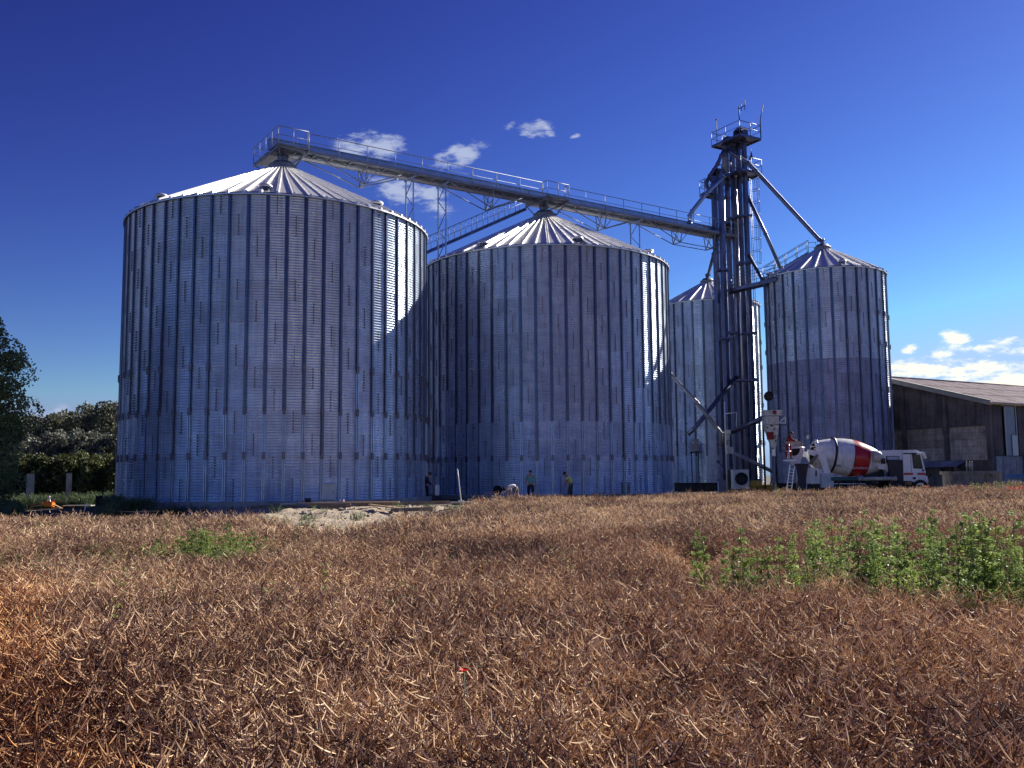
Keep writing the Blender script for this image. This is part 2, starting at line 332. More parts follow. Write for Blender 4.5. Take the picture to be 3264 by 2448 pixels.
# ------------------------------------------------------------------ silos
def sheet_mesh(name, R, ang, bay, h, ncor, mats, amp=.024):
    nz_ = ncor*6; na = 6; lap = .04/R
    th = np.linspace(0, ang+lap, na+1); zz = np.linspace(-.02, h, nz_+1)
    T, Zz = np.meshgrid(th, zz)
    ph = 2*np.pi*(Zz/h)*ncor
    r = R + .006*T/ang + .004*(1-Zz/h) + amp*np.cos(ph)
    dr = -amp*2*np.pi*ncor/h*np.sin(ph)
    V = np.stack([r*np.cos(T), r*np.sin(T), Zz], -1).reshape(-1, 3)
    nn = np.stack([np.cos(T), np.sin(T), -dr], -1); nn /= np.linalg.norm(nn, axis=-1, keepdims=True)
    ii = np.arange((nz_+1)*(na+1)).reshape(nz_+1, na+1)
    F = np.stack([ii[:-1, :-1], ii[:-1, 1:], ii[1:, 1:], ii[1:, :-1]], -1).reshape(-1, 4).tolist()
    vs = V.tolist(); nrm = nn.reshape(-1, 3).tolist(); mi = [0]*len(F)
    for k in range(ncor):            # bolt row at the overlapping sheet edge
        z0 = (k+.5)*h/ncor
        for off in (-.022,):
            a = ang + off/R; hw = .024/R; rr = R+.026
            q = [(a-hw, z0-.036), (a+hw, z0-.036), (a+hw, z0+.036), (a-hw, z0+.036)]
            s0 = len(vs)
            for rad in (R-.01, rr):
                for (aa, z1) in q: vs.append([rad*math.cos(aa), rad*math.sin(aa), z1]); nrm.append([math.cos(aa), math.sin(aa), 0])
            F.append([s0+4, s0+5, s0+6, s0+7]); mi.append(1)
            for i in range(4): j = (i+1) % 4; F.append([s0+i, s0+j, s0+4+j, s0+4+i]); mi.append(1)
    me = bpy.data.meshes.new(name); me.from_pydata(vs, [], F)
    for m_ in mats: me.materials.append(M[m_])
    me.polygons.foreach_set('material_index', mi); me.polygons.foreach_set('use_smooth', [True]*len(F))
    me.normals_split_custom_set_from_vertices(nrm); me.update(); return me
def hat(R, hw_out, hw_in, d, z0, z1, n=0):
    # hat profile at angle 0, radial direction +x
    pts = [(R+.010, -hw_out), (R+.022, -hw_out), (R+.022, -hw_in), (R+d, -hw_in*.9), (R+d, hw_in*.9), (R+.022, hw_in), (R+.022, hw_out), (R+.012, hw_out)]
    return [Vector((x, y, 0)) for x, y in pts]
def stiffener_mesh(name, R, zb, zt, zs):
    m = MB()
    m.prism(hat(R, .105, .052, .09, 0, 0), (0, 0, zs), (0, 0, zt))
    # doubled heavy lower section
    for s in (-1, 1):
        p = [Vector((v.x, v.y*.62+s*.048, 0)) for v in hat(R, .062, .036, .10, 0, 0)]
        m.prism(p, (0, 0, zb), (0, 0, zs-.004), mi=1)
    return m
def silo(name, x, y, R, nsheet, nring, zb, H, Ah, rc, nrib, label, ncor=8, splice_lv=(2, 4), phase=0.0, vents=8, vphase=0.0, dull_rings=0, founR=.40, founz=-.5, rot_sign=1, group='corrugated steel grain silos'):
    root = thing(name, label, 'grain silo', (x, y, 0), group)
    h = (H-zb)/nring; ang = 2*math.pi/nsheet; bay = ang/3
    me = sheet_mesh(name+'_wall_sheet', R, ang, bay, h, ncor, ('galv', 'washer'))
    med = None
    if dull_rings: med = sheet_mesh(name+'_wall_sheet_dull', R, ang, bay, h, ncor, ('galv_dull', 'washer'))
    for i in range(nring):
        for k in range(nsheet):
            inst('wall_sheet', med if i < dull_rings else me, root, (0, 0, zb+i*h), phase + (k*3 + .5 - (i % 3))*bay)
    smeshes = [stiffener_mesh('s', R, zb, H-.06, zb+h*q_).mesh(name+'_stiffener', ('galv_stiff', 'galv_low')) for q_ in ((4, 4, 6, 4, 2) if R > 6 else (2, 2))]
    sp = MB(); sp.box((R+.085, 0, 0), (.13, .14, .36)); 
    for kz in (-.14, 0, .14):
        for ky in (-.045, .045): sp.box((R+.155, ky, kz), (.015, .03, .03))
    spm = sp.mesh(name+'_splice_plate', 'splice')
    for k in range(nsheet*3):
        a = phase + k*bay
        st = inst('stiffener', smeshes[(k*k+k//3) % len(smeshes)], root, (0, 0, 0), a)
        for lv in splice_lv:
            if lv >= 6 and (k*7) % 3 == 0: continue
            o = inst('splice_plate', spm, st, (0, 0, zb+h*lv))
    # base ring beam
    f = MB(); f.lathe((0, 0, 0), [(R-.3, founz), (R+founR, founz), (R+founR, zb-.03), (R+founR-.03, zb), (R-.3, zb)], 96, smooth=False)
    o = bpy.data.objects.new('foundation_ring', f.mesh('foundation_ring', 'concrete' if R > 6 else 'dark_steel')); COL.objects.link(o); o.parent = root
    # roof panels
    re = R+.16; sl = (Ah-H)/(R-rc); z_e = H-sl*.16+.02
    rp = MB(); a2 = math.pi/nrib
    def P(r, a, dz): return Vector((r*math.cos(a), r*math.sin(a), z_e+(re-r)*sl+dz))
    nr = 6
    for i in range(nr):
        r0 = re+(rc-re)*i/nr; r1 = re+(rc-re)*(i+1)/nr
        rp.quad(P(r0, -a2, 0), P(r0, a2, 0), P(r1, a2, 0), P(r1, -a2, 0))
        def rib(r): 
            w = min(.055, .30*a2*r)/r; hh = .13*min(1, .35+r/R*.9); return [P(r, a2-w*1.5, 0.002), P(r, a2-w, hh), P(r, a2+w, hh), P(r, a2+w*1.5, 0.002)]
        A = rib(r0); B = rib(r1)
        for j in range(3): rp.quad(A[j], A[j+1], B[j+1], B[j])
        if i == 0: rp.quad(A[3], A[2], A[1], A[0])
    rp.quad(P(re, -a2, -.07), P(re, a2, -.07), P(re, a2, 0), P(re, -a2, 0))
    rm = rp.mesh(name+'_roof_panel', 'galv_roof')
    for k in range(nrib): inst('roof_panel', rm, root, (0, 0, 0), phase+k*2*a2)
    ev = MB(); ev.lathe((0, 0, 0), [(R-.02, H-.10), (R+.06, H-.10), (R+.06, H+.03), (R-.02, H+.03)], 96, smooth=False)
    o = bpy.data.objects.new('eave_ring', ev.mesh('eave_ring', 'splice')); COL.objects.link(o); o.parent = root
    c = MB(); c.lathe((0, 0, 0), [(rc+.06, Ah-.06), (rc+.10, Ah+.12), (rc+.13, Ah+.14), (rc+.13, Ah+.2), (rc, Ah+.24), (rc*.8, Ah+.42), (rc*.55, Ah+.46), (0, Ah+.48)], 32)
    o = bpy.data.objects.new('roof_collar', c.mesh('roof_collar', 'frame_steel')); COL.objects.link(o); o.parent = root
    vm = MB(); vm.lathe((0, 0, 0), [(.20, 0), (.20, .22)], 16); 
    vc = MB(); vc.lathe((0, 0, 0), [(.20, .18), (.36, .17), (.37, .22), (.28, .32), (.0, .36)], 18)
    vmm, vcm = vm.mesh('roof_vent', 'galv_stiff'), vc.mesh('vent_cap', 'galv_roof')
    for k in range(vents):
        a = vphase + k*2*math.pi/vents; r = R*.93
        v = inst('roof_vent', vmm, root, (r*math.cos(a), r*math.sin(a), H+(R-r)*sl-.02), a); inst('vent_cap', vcm, v)
    return root
S1 = (-13.89, 55.11); S2 = (2.49, 66.15); S3 = (18.5, 86.18); S4 = (25.15, 73.56)
RB, RS, HB, AB, HS, AS = 8.7, 4.6, 16.03, 20.18, 17.08, 19.41
def viewang(c): return math.atan2(-c[1], -c[0])      # world angle facing the camera
silo1 = silo('grain_silo', *S1, RB, 19, 14, .30, HB, AB, .72, 66, 'wide corrugated steel grain silo at the left, standing behind the sandy ground', splice_lv=(2, 4, 6), vphase=viewang(S1)-R_(6), phase=.03)
silo2 = silo('grain_silo', *S2, RB, 19, 14, .30, HB, AB, .72, 66, 'wide corrugated steel grain silo in the middle with men working at its foot', splice_lv=(2,), vphase=viewang(S2)+R_(15), phase=.08)
silo3 = silo('grain_silo', *S3, RS, 10, 14, .77, HS, AS, .55, 28, 'narrow grain silo half hidden behind the dark elevator tower', splice_lv=(3, 6, 9, 11), vents=4, founR=-.35, founz=-.2, dull_rings=0)
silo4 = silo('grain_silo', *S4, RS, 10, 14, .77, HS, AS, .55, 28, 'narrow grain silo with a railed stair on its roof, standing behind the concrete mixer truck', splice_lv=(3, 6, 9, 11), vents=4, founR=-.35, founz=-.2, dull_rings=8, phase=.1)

def on_wall(S, R, px, py):
    "angle on silo wall seen at pixel column px"
    best = None
    for i in range(2000):
        a = -math.pi + i*math.pi/1000; p = Vector((S[0]+R*math.cos(a), S[1]+R*math.sin(a), 0))
        if (p.x*math.cos(a)+p.y*math.sin(a)) > 0: continue
        d = p-Vector((0, 0, CAM_Z)); q = 1632+FPX*d.dot(_R)/d.dot(_F)
        if best is None or abs(q-px) < best[0]: best = (abs(q-px), a)
    return best[1]
def hatch(S, root, px, z0, z1, w, mt='galv_stiff', name='access_hatch'):
    a = on_wall(S, RB, px, 1570); h = MB(); r = RB+.03
    h.box((r+.02, 0, (z0+z1)/2), (.06, w, z1-z0)); h.box((r+.06, w*.35, (z0+z1)/2), (.05, .05, .15)); h.box((r+.045, 0, z1+.03), (.09, w+.1, .05)); 
    me = h.mesh(name, mt); return inst(name, me, root, (0, 0, 0), a)
hatch(S1, silo1, 1047, .32, 1.05, .72, 'pale_sheet')
hatch(S2, silo2, 1996, .32, .95, .62)
a = on_wall(S2, RB, 1589, 1564)
fm = MB(); fm.lathe((0, 0, 0), [(.22, 0), (.25, .02), (.25, .22), (.21, .22), (.21, .1), (0, .1)], 24, axis=(1, 0, 0)); fme = fm.mesh('aeration_port', 'chute_dark')
inst('aeration_port', fme, silo2, ((RB)*math.cos(a), RB*math.sin(a), .62), a)

# ------------------------------------------------------------------ conveyor bridge
A1 = Vector((*S1, 0)); A2 = Vector((*S2, 0)); U = (A2-A1).normalized(); NN = Vector((-U.y, U.x, 0))   # NN points away from camera
HC = 21.25; T2 = (A2-A1).length; TE = 39.6
def cp(t, n, z): return A1 + U*t + NN*n + Vector((0, 0, z))
conv = thing('conveyor_bridge', 'long conveyor bridge with handrail running from the left silo to the tower', 'conveyor', cp(0, 0, HC))
m = MB()
for i in range(17):
    t0 = -.8+i*2.4; t1 = min(t0+2.4, TE)
    m.beam(cp(t0, .25, HC+.42), cp(t1-.03, .25, HC+.42), .46, .62); m.box(cp(t1-.02, .25, HC+.42), (.05, .52, .68), Matrix.Rotation(math.atan2(U.y, U.x), 3, 'Z'))
m.build('conveyor_casing', 'conveyor_steel', conv)
m = MB(); m.beam(cp(-.8, .25, HC+.765), cp(TE, .25, HC+.765), .60, .05); m.build('casing_cover', 'conveyor_steel', conv)
m = MB()
for t0 in np.arange(-.6, TE, 1.2): m.beam(cp(t0, -.95, HC-.02), cp(t0, .55, HC-.02), .07, .09)
m.beam(cp(-.75, -.98, HC), cp(TE, -.98, HC), .05, .17); m.beam(cp(-.75, -.22, HC), cp(TE, -.22, HC), .05, .17); m.beam(cp(-.75, .55, HC), cp(TE, .55, HC), .05, .17)
m.build('walkway_frame', 'frame_steel', conv)
m = MB(); m.beam(cp(-.75, -.6, HC+.09), cp(TE, -.6, HC+.09), .72, .035); m.build('walkway_grating', 'frame_steel', conv)
m = MB()
for i in range(33): t0 = -.7+i*1.24; m.beam(cp(t0, .17, HC-.085), cp(min(t0+1.2, TE), .17, HC-.085), .46, .02)
m.build('underside_panel', 'trough_steel', conv)
def rail(parent, pts, post_every=1.25, h=1.08, mt='frame_steel', w=.045, skip=0, name='handrail', mid=True):
    "a handrail along a polyline: rails as one part, each post a part"
    m = MB()
    for a, b in zip(pts[:-1], pts[1:]):
        a = Vector(a); b = Vector(b)
        m.tube([a+Vector((0, 0, h)), b+Vector((0, 0, h))], w/2*1.1, 6)
        if mid: m.tube([a+Vector((0, 0, h*.52)), b+Vector((0, 0, h*.52))], w/2*.8, 6)
    m.build(name, mt, parent)
    done = set()
    for a, b in zip(pts[:-1], pts[1:]):
        a = Vector(a); b = Vector(b); k = max(1, round((b-a).length/post_every))
        for i in range(k+1):
            p = a+(b-a)*i/k; key = tuple(round(c, 2) for c in p)
            if key in done: continue
            done.add(key); q = MB(); q.tube([p, p+Vector((0, 0, h))], w/2, 6); q.build('rail_post', mt, parent)
rail(conv, [cp(1.3, -.98, HC+.05), cp(T2-.9, -.98, HC+.05)], 1.9)
rail(conv, [cp(T2+1.2, -.98, HC+.05), cp(TE-.2, -.98, HC+.05)], 1.9)
# hanging king-post trusses
spans = [(1.6, 8.1), (11.3, 17.6), (20.9, 28.1), (29.0, TE-.6)]
for a_, b_ in spans:
    m = MB(); L = b_-a_; p1, p2 = (a_+L*.56, a_+L*.56) if L < 8 else (a_+L*.38, a_+L*.75)
    zz = HC-1.25
    for n_ in (-.85, .5):
        pts = [cp(a_, n_, HC-.1)] + ([cp(p1, n_*.6, zz)] if p1 == p2 else [cp(p1, n_*.6, zz), cp(p2, n_*.6, zz)]) + [cp(b_, n_, HC-.1)]
        for u_, v_ in zip(pts[:-1], pts[1:]): m.tube([u_, v_], .035, 6)
    m.build('tension_rod', 'frame_steel', conv)
    for p in sorted({p1, p2}):
        m = MB()
        for n_ in (-.85, .5):
            m.beam(cp(p, n_*.6, zz), cp(p, n_, HC-.05), .06); m.beam(cp(p, n_*.6, zz), cp(p+.9, n_, HC-.05), .045); m.beam(cp(p, n_*.6, zz), cp(p, -n_*.5, HC-.05), .045)
        m.beam(cp(p, -.51, zz), cp(p, .3, zz), .06); m.build('king_post', 'frame_steel', conv)
# zigzag under-bracing
m = MB()
for i, t0 in enumerate(np.arange(-.5, TE-1.5, 1.2)): m.beam(cp(t0, -.95 if i % 2 else -.2, HC-.10), cp(t0+1.2, -.2 if i % 2 else -.95, HC-.10), .04)
m.build('under_bracing', 'frame_steel', conv)
# motor at tower end
m = MB(); m.box(cp(TE-1.2, -.1, HC+1.0), (.9, .35, .35), Matrix.Rotation(math.atan2(U.y, U.x), 3, 'Z')); m.lathe(cp(TE-1.2, -.35, HC+1.0), [(.0, -.3), (.14, -.3), (.14, .25), (0, .25)], 14, axis=NN); m.build('drive_motor', 'dark_steel', conv)

def work_platform(label, tc, lo, hi, near, far, z, hopper):
    pf = thing('work_platform', label, 'platform', cp(tc, 0, z), 'platforms above the wide silos')
    m = MB(); rot = Matrix.Rotation(math.atan2(U.y, U.x), 3, 'Z')
    c = (cp(lo, 0, z)+cp(hi, 0, z))/2
    if far > .6: m.box(c+NN*((far+.62)/2), (hi-lo, far-.62, .07), rot)
    m.box(c+NN*((near-1.02)/2), (hi-lo, abs(near)-1.02, .07), rot)
    for t in (lo, hi): m.beam(cp(t, near, z-.06), cp(t, -1.02, z-.06), .07, .16)
    m.build('platform_deck', 'frame_steel', pf)
    m = MB()
    for t in (lo, hi):
        for n_ in (near+.1, far-.1): m.beam(cp(t*.9+tc*.1, n_, z-.15), cp(tc+(t-tc)*.45, n_*.45, AB+.1), .07)
    m.beam(cp(lo, near+.1, z-.2), cp(lo, far-.1, z-.2), .08, .12); m.beam(cp(hi, near+.1, z-.2), cp(hi, far-.1, z-.2), .08, .12)
    m.build('platform_leg', 'frame_steel', pf)
    if hopper == 1: pts = [cp(lo, far, z), cp(lo, near, z), cp(hi, near, z), cp(hi, -1.0, z)]
    else: pts = [cp(lo, -1.0, z), cp(lo, near, z), cp(hi, near, z), cp(hi, -1.0, z)]
    rail(pf, pts, 1.0, mt='frame_steel')
    if hopper == 1: rail(pf, [cp(lo, far, z), cp(hi, far, z), cp(hi, .7, z)], 1.3)
    m = MB(); m.lathe(cp(tc, .25, 0), [(.34, HC-.09), (.34, HC-.3), (.22, AB+.45), (.22, AB+.2)], 16); m.lathe(cp(tc, .25, 0), [(.5, AB+.40), (.52, AB+.5), (.3, AB+.56)], 20)
    m.build('inlet_spout', 'galv_stiff', pf)
work_platform('railed square platform at the far left end of the conveyor, over the left silo', .1, -.75, 1.15, -1.25, 3.2, HC+.06, 1)
work_platform('small railed platform bulging from the conveyor over the middle silo', T2+.1, T2-.85, T2+1.1, -1.5, 1.3, HC+.06, 2)

def lattice(label, t, tilt=0):
    zb = HB+.12; s = thing('lattice_support', label, 'support', cp(t, 0, zb), 'lattice legs carrying the conveyor')
    for n_ in (-.62, .42):
        m = MB(); m.beam(cp(t, n_, zb-.3), cp(t, n_, HC-.1), .085); m.beam(cp(t-.12, n_, zb-.3), cp(t+.12, n_, zb-.3), .2, .03); m.build('leg', 'conveyor_steel', s)
    k = 5; dz = (HC-.2-zb)/k
    for i in range(k):
        m = MB(); a_, b_ = (-.62, .42) if i % 2 else (.42, -.62)
        m.beam(cp(t, a_, zb+i*dz), cp(t, b_, zb+(i+1)*dz), .045); m.build('brace', 'conveyor_steel', s)
    m = MB(); m.beam(cp(t, -.98, HC-.16), cp(t, .6, HC-.16), .12, .10); m.build('head_beam', 'conveyor_steel', s)
lattice('thin lattice support rising from the right rim of the left silo to the conveyor', RB-.05)
lattice('thin lattice support rising from the left rim of the middle silo to the conveyor', T2-RB+.05)
lattice('thin lattice support rising from the right rim of the middle silo to the conveyor', T2+RB-.1)

# inclined stair over the middle silo's roof
st = thing('roof_stair', 'long inclined stair with handrails climbing the left side of the middle silo roof', 'stair', (-4.5, 62, 16.5))
pa, pb = cp(T2-RB-.6, 1.5, 16.55), cp(T2-.9, 1.5, 20.95)
dv = (pb-pa)
for n_ in (-.42, .42):
    m = MB(); m.beam(pa+NN*n_, pb+NN*n_, .06, .22); m.build('stringer', 'tower_steel', st)
for i in range(26):
    p = pa+dv*(i+.5)/26; m = MB(); m.box(p, (.26, .78, .035), Matrix.Rotation(math.atan2(U.y, U.x), 3, 'Z')); m.build('tread', 'tower_steel', st)
rail(st, [pa-NN*.42, pb-NN*.42], 1.1); rail(st, [pa+NN*.42, pb+NN*.42], 1.1)
m = MB(); m.box(pa-U*.5, (1.2, 1.0, .08), Matrix.Rotation(math.atan2(U.y, U.x), 3, 'Z')); m.beam(pa-U*.9+Vector((0, 0, -.1)), pa-U*.9+Vector((0, 0, -1.2)), .1); m.build('lower_landing', 'tower_steel', st)
rail(st, [pa-U*1.0-NN*.45, pa-NN*.45], .5)

# ------------------------------------------------------------------ elevator tower
TY = 76.0
def elevator(label, p1, p2, Y1, Y2, ztop, w=.34, yref=700):
    a = PY(p1, yref, Y1); b = PY(p2, yref, Y2); a.z = b.z = 0
    c = (a+b)/2; d = (b-a).normalized(); nrm = Vector((-d.y, d.x, 0)); rot = Matrix((d, nrm, Vector((0, 0, 1)))).transposed()
    e = thing('bucket_elevator', label, 'elevator', c, 'bucket elevators of the tower')
    for q in (a, b):
        m = MB(); m.box((q.x, q.y, ztop/2), (w, w*.9, ztop), rot)
        for z in np.arange(2.2, ztop, 2.5): m.box((q.x, q.y, z), (w+.07, w*.9+.07, .06), rot)
        m.build('leg_casing', 'tower_steel', e)
    L = (b-a).length+w; m = MB(); r = L/2+.08
    prof = [Vector((-r, 0, 0)), Vector((-r*1.0, 0, .35))] + [Vector((-r*math.cos(t_), 0, .35+r*.72*math.sin(t_))) for t_ in np.linspace(.2, math.pi-.2, 9)] + [Vector((r, 0, .35)), Vector((r, 0, 0)), Vector((r*.7, 0, -.28)), Vector((-r*.7, 0, -.28))]
    prof = [rot @ p for p in prof]
    m.prism(prof, c+Vector((0, 0, ztop))-nrm*.28, c+Vector((0, 0, ztop))+nrm*.28); m.build('head_casing', 'tower_steel', e)
    m = MB(); m.lathe(c+Vector((0, 0, ztop+.35)), [(0, -.62), (.17, -.62), (.17, -.30), (.10, -.30)], 14, axis=nrm); m.lathe(c+Vector((0, 0, ztop+.35))+d*.5, [(0, -.5), (.12, -.5), (.12, -.25), (0, -.25)], 12, axis=nrm)
    m.build('drive_motor', 'dark_steel', e)
    m = MB(); m.box(c+Vector((0, 0, .55)), (L+.3, .6, 1.1), rot); m.build('boot', 'tower_steel', e)
    return c, d, nrm, e
eA = elevator('rightmost bucket elevator of the tower with twin dark trunks reaching the top platform', 2360, 2379, 76.3, 75.6, 29.75)
eB = elevator('middle bucket elevator of the tower, its rounded head left of the tallest one', 2321, 2340, 76.9, 76.2, 29.2)
eC = elevator('leftmost shorter bucket elevator of the tower, next to the conveyor end', 2279, 2300, 75.7, 75.0, 26.0, .38)

def diamond(label, Lp, Np, Rp, z, railh=1.08, hole=None, mt='tower_steel'):
    L, Nn, R = [PZ(*p, z) for p in (Lp, Np, Rp)]; Fp = L+R-Nn; c = (L+R)/2
    t_ = thing('tower_platform', label, 'platform', c, 'railed platforms of the elevator tower')
    m = MB()
    a, b = (R-Nn), (L-Nn); rot = Matrix((a.normalized(), b.normalized(), Vector((0, 0, 1)))).transposed()
    # orthogonal enough: build as prism
    m.prism([L, Nn, R, Fp], (0, 0, -.07), (0, 0, 0)); m.build('platform_deck', mt, t_)
    m = MB()
    for u_, v_ in ((L, Nn), (Nn, R), (R, Fp), (Fp, L)): m.beam(u_-Vector((0, 0, .14)), v_-Vector((0, 0, .14)), .07, .14)
    for k in (.33, .66): m.beam(L+(Nn-L)*k-Vector((0, 0, .12)), Fp+(R-Fp)*k-Vector((0, 0, .12)), .06, .10)
    m.build('deck_frame', mt, t_)
    rail(t_, [L, Nn, R, Fp, L], 1.5, railh, mt, w=.055)
    return L, Nn, R, Fp
z1 = lambda x, y: (2180+x/3.687, 310+y/3.687)
T1 = diamond('topmost railed platform of the elevator tower, under the aerials', z1(325, 565), z1(655, 418), z1(905, 480), 29.39)
T2p = diamond('second railed platform of the elevator tower, two metres below the top one', z1(335, 985), z1(670, 830), z1(915, 885), 26.55)
T3p = diamond('small railed platform low on the left of the elevator tower, round the shorter elevator', z1(185, 1140), z1(245, 1105), z1(497, 1165), 24.9)

def plate(label, pxa, pxb, py, Y, th=.09, depth=.8):
    a = PY(pxa, py, Y); b = PY(pxb, py, Y); c = (a+b)/2
    m = MB(); m.box(c, ((b-a).length, depth, th)); m.box(c+Vector((0, -depth/2, .05)), ((b-a).length+.04, .05, .14))
    for s in (-1, 1): m.beam(c+Vector((s*(b-a).length*.35, 0, -.05)), c+Vector((s*(b-a).length*.2, .2, -.45)), .05)
    return m.build('tie_bracket', 'tower_steel', None, label=label, cat='bracket', group='brackets tying the elevator legs')
for px0, px1, py, Y, lb in ((2345, 2394, 692, 75.6, 'steel tie bracket across the right elevator legs, highest of its kind'), (2350, 2395, 841, 75.6, 'steel tie bracket across the right elevator legs, above the footbridge'), (2282, 2322, 863, 74.9, 'steel tie bracket across the left elevator legs, above the footbridge'),
                            (2362, 2408, 1065, 75.6, 'steel tie bracket across the right elevator legs, below the footbridge'), (2295, 2330, 1081, 74.9, 'steel tie bracket across the left elevator legs, below the footbridge'), (2318, 2414, 1214, 75.4, 'longest steel tie bracket on the tower, where the crossing pipe ends'),
                            (2306, 2345, 1081-18, 76.4, 'steel tie bracket across the middle elevator legs, below the footbridge'), (2318, 2352, 700, 76.3, 'steel tie bracket on the middle elevator legs, at conveyor height')):
    plate(lb, px0, px1, py, Y)
# distributor and spouts
def pipe(label, pts, r=.14, mt='tower_steel', flange=True, name='grain_spout', cat='pipe', group='grain spouts'):
    root = thing(name, label, cat, pts[0], group)
    m = MB(); m.tube(pts, r, 12); m.build('pipe', mt, root)
    if flange:
        for i, p in enumerate(pts):
            d = (Vector(pts[min(i+1, len(pts)-1)])-Vector(pts[max(i-1, 0)])).normalized()
            m = MB(); m.tube([Vector(p)-d*.04, Vector(p)+d*.04], r*1.35, 12); m.build('flange', mt, root)
    return root
top4 = Vector((S4[0], S4[1], AS+.4))
pipe('long straight spout sloping from the tower top down to the peak of the right silo', [PY(2314, 473, 75.2), PY(2340, 492, 75.0), PY(2385, 520, 74.8), PY(2409, 545, 74.7), PY(2612, 765, 73.7), top4+Vector((0, 0, .35)), top4], .17)
pipe('steep spout ending on the left slope of the right silo roof', [PY(2384, 628, 75.8), PY(2440, 745, 75.6), PY(2497, 875, 75.3)], .15)
pipe('short spout from the tower to the left rim of the right silo', [PY(2388, 815, 75.3), PY(2430, 892, 73.2), PY(2436, 905, 72.9)], .14)
pipe('spout sloping left from the tower down onto the end of the conveyor', [PY(2306, 562, 74.3), PY(2250, 618, 74.3), PY(2206, 674, 74.3), PY(2199, 688, 74.3), PY(2198, 712, 74.3)], .17, 'conveyor_steel')
pipe('curved spout hugging the left side of the tower head', [PY(2310, 475, 75.0), PY(2299, 496, 75), PY(2288, 522, 75), PY(2263, 560, 75), PY(2252, 580, 75), PY(2252, 594, 75), PY(2263, 607, 75)], .15)
pipe('short spout from the tower down to the peak of the half hidden silo', [PY(2275, 810, 79), PY(2258, 875, 85.5), Vector((S3[0], S3[1], AS+.75)), Vector((S3[0], S3[1], AS+.3))], .15)
pipe('thick vertical pipe under the distributor at the tower top', [PY(2312, 470, 75.4), PY(2310, 500, 75.4), PY(2307, 550, 75.4)], .2, 'frame_steel')
pipe('oblique spout descending to the right across the half hidden silo', [PY(2136, 1193, 73), PY(2220, 1281, 73.3), PY(2291, 1372, 73.6), PY(2298, 1380, 73.6), PY(2299, 1425, 73.6)], .15, 'frame_steel')
pipe('oblique pipe rising to the right from the grey control cabinet to the tower', [PY(2193, 1383, 74.2), PY(2210, 1370, 74.2), PY(2348, 1200, 74.8)], .18)
pipe('oblique dark pipe behind the elevator feet, rising right towards the white filter unit', [PY(2326, 1380, 76), PY(2438, 1330, 73)], .2)
# tall thin vertical return pipes between the trunks
for px, y0, y1, Y, lb in ((2309, 640, 1545, 76.2, 'thin vertical pipe between the left and middle elevator trunks'), (2350, 560, 1500, 75.9, 'thin vertical pipe between the middle and right elevator trunks'), (2293, 700, 1550, 75.2, 'thin vertical pipe beside the leftmost elevator trunks')):
    a = PY(px, 700, Y); za = PY(px, y0, Y).z; zb = max(.0, PY(px, y1, Y).z)
    pipe(lb, [Vector((a.x, a.y, zb)), Vector((a.x, a.y, za))], .075, 'aluminium', group='thin vertical pipes of the tower')
# aerials and flag
p = PY(*z1(655, 330), 74.2); q = PY(*z1(645, 105), 74.2)
ae = thing('antenna', 'forked radio aerial on the tallest mast at the tower top', 'antenna', p)
m = MB(); m.tube([p, q], .05, 8); m.build('mast', 'dark_steel', ae)
m = MB(); a_ = PY(*z1(640, 140), 74.2); b_ = PY(*z1(715, 95), 74.2); m.tube([a_, b_], .04, 6)
for k, hh in ((1.0, .5), (.45, .35)):
    c_ = a_+(b_-a_)*k; m.tube([c_-Vector((0, 0, hh*.8)), c_+Vector((0, 0, hh))], .03, 6)
m.build('crossarm', 'dark_steel', ae)
p = T1[2]; m = MB(); m.tube([p, p+Vector((0, 0, 1.5)), PY(*z1(905, 220), p.y), PY(*z1(930, 90), p.y)], [.05, .045, .04, .03], 8); m.build('whip_aerial', 'dark_steel', None, label='slightly bent whip aerial on the right corner of the top platform', cat='antenna')
p = (T1[0]*.8+T1[1]*.2); m = MB(); m.tube([p, p+Vector((0, 0, 2.0))], .03, 6); m.tube([p+Vector((0, 0, 2.0)), p+Vector((0, 0, 2.1))], .07, 8); m.build('short_mast', 'dark_steel', None, label='short thin mast near the left corner of the top platform', cat='antenna')
p = PY(*z1(793, 790), 76.2); fl = thing('flag', 'small drooping flag on a pole at the second tower platform', 'flag', p)
m = MB(); m.tube([p, PY(*z1(788, 605), 76.2)], .025, 6); m.build('flag_pole', 'dark_steel', fl)
m = MB(); q0 = PY(*z1(788, 615), 76.15); m.add([q0, q0+Vector((-.08, -.03, -.5)), q0+Vector((-.22, .05, -.85)), q0+Vector((.0, -.05, -1.0)), q0+Vector((.16, .04, -.7)), q0+Vector((.06, .0, -.3))], [(0, 1, 5), (1, 2, 3), (1, 3, 4, 5)]); m.build('cloth', 'chute_dark', fl)
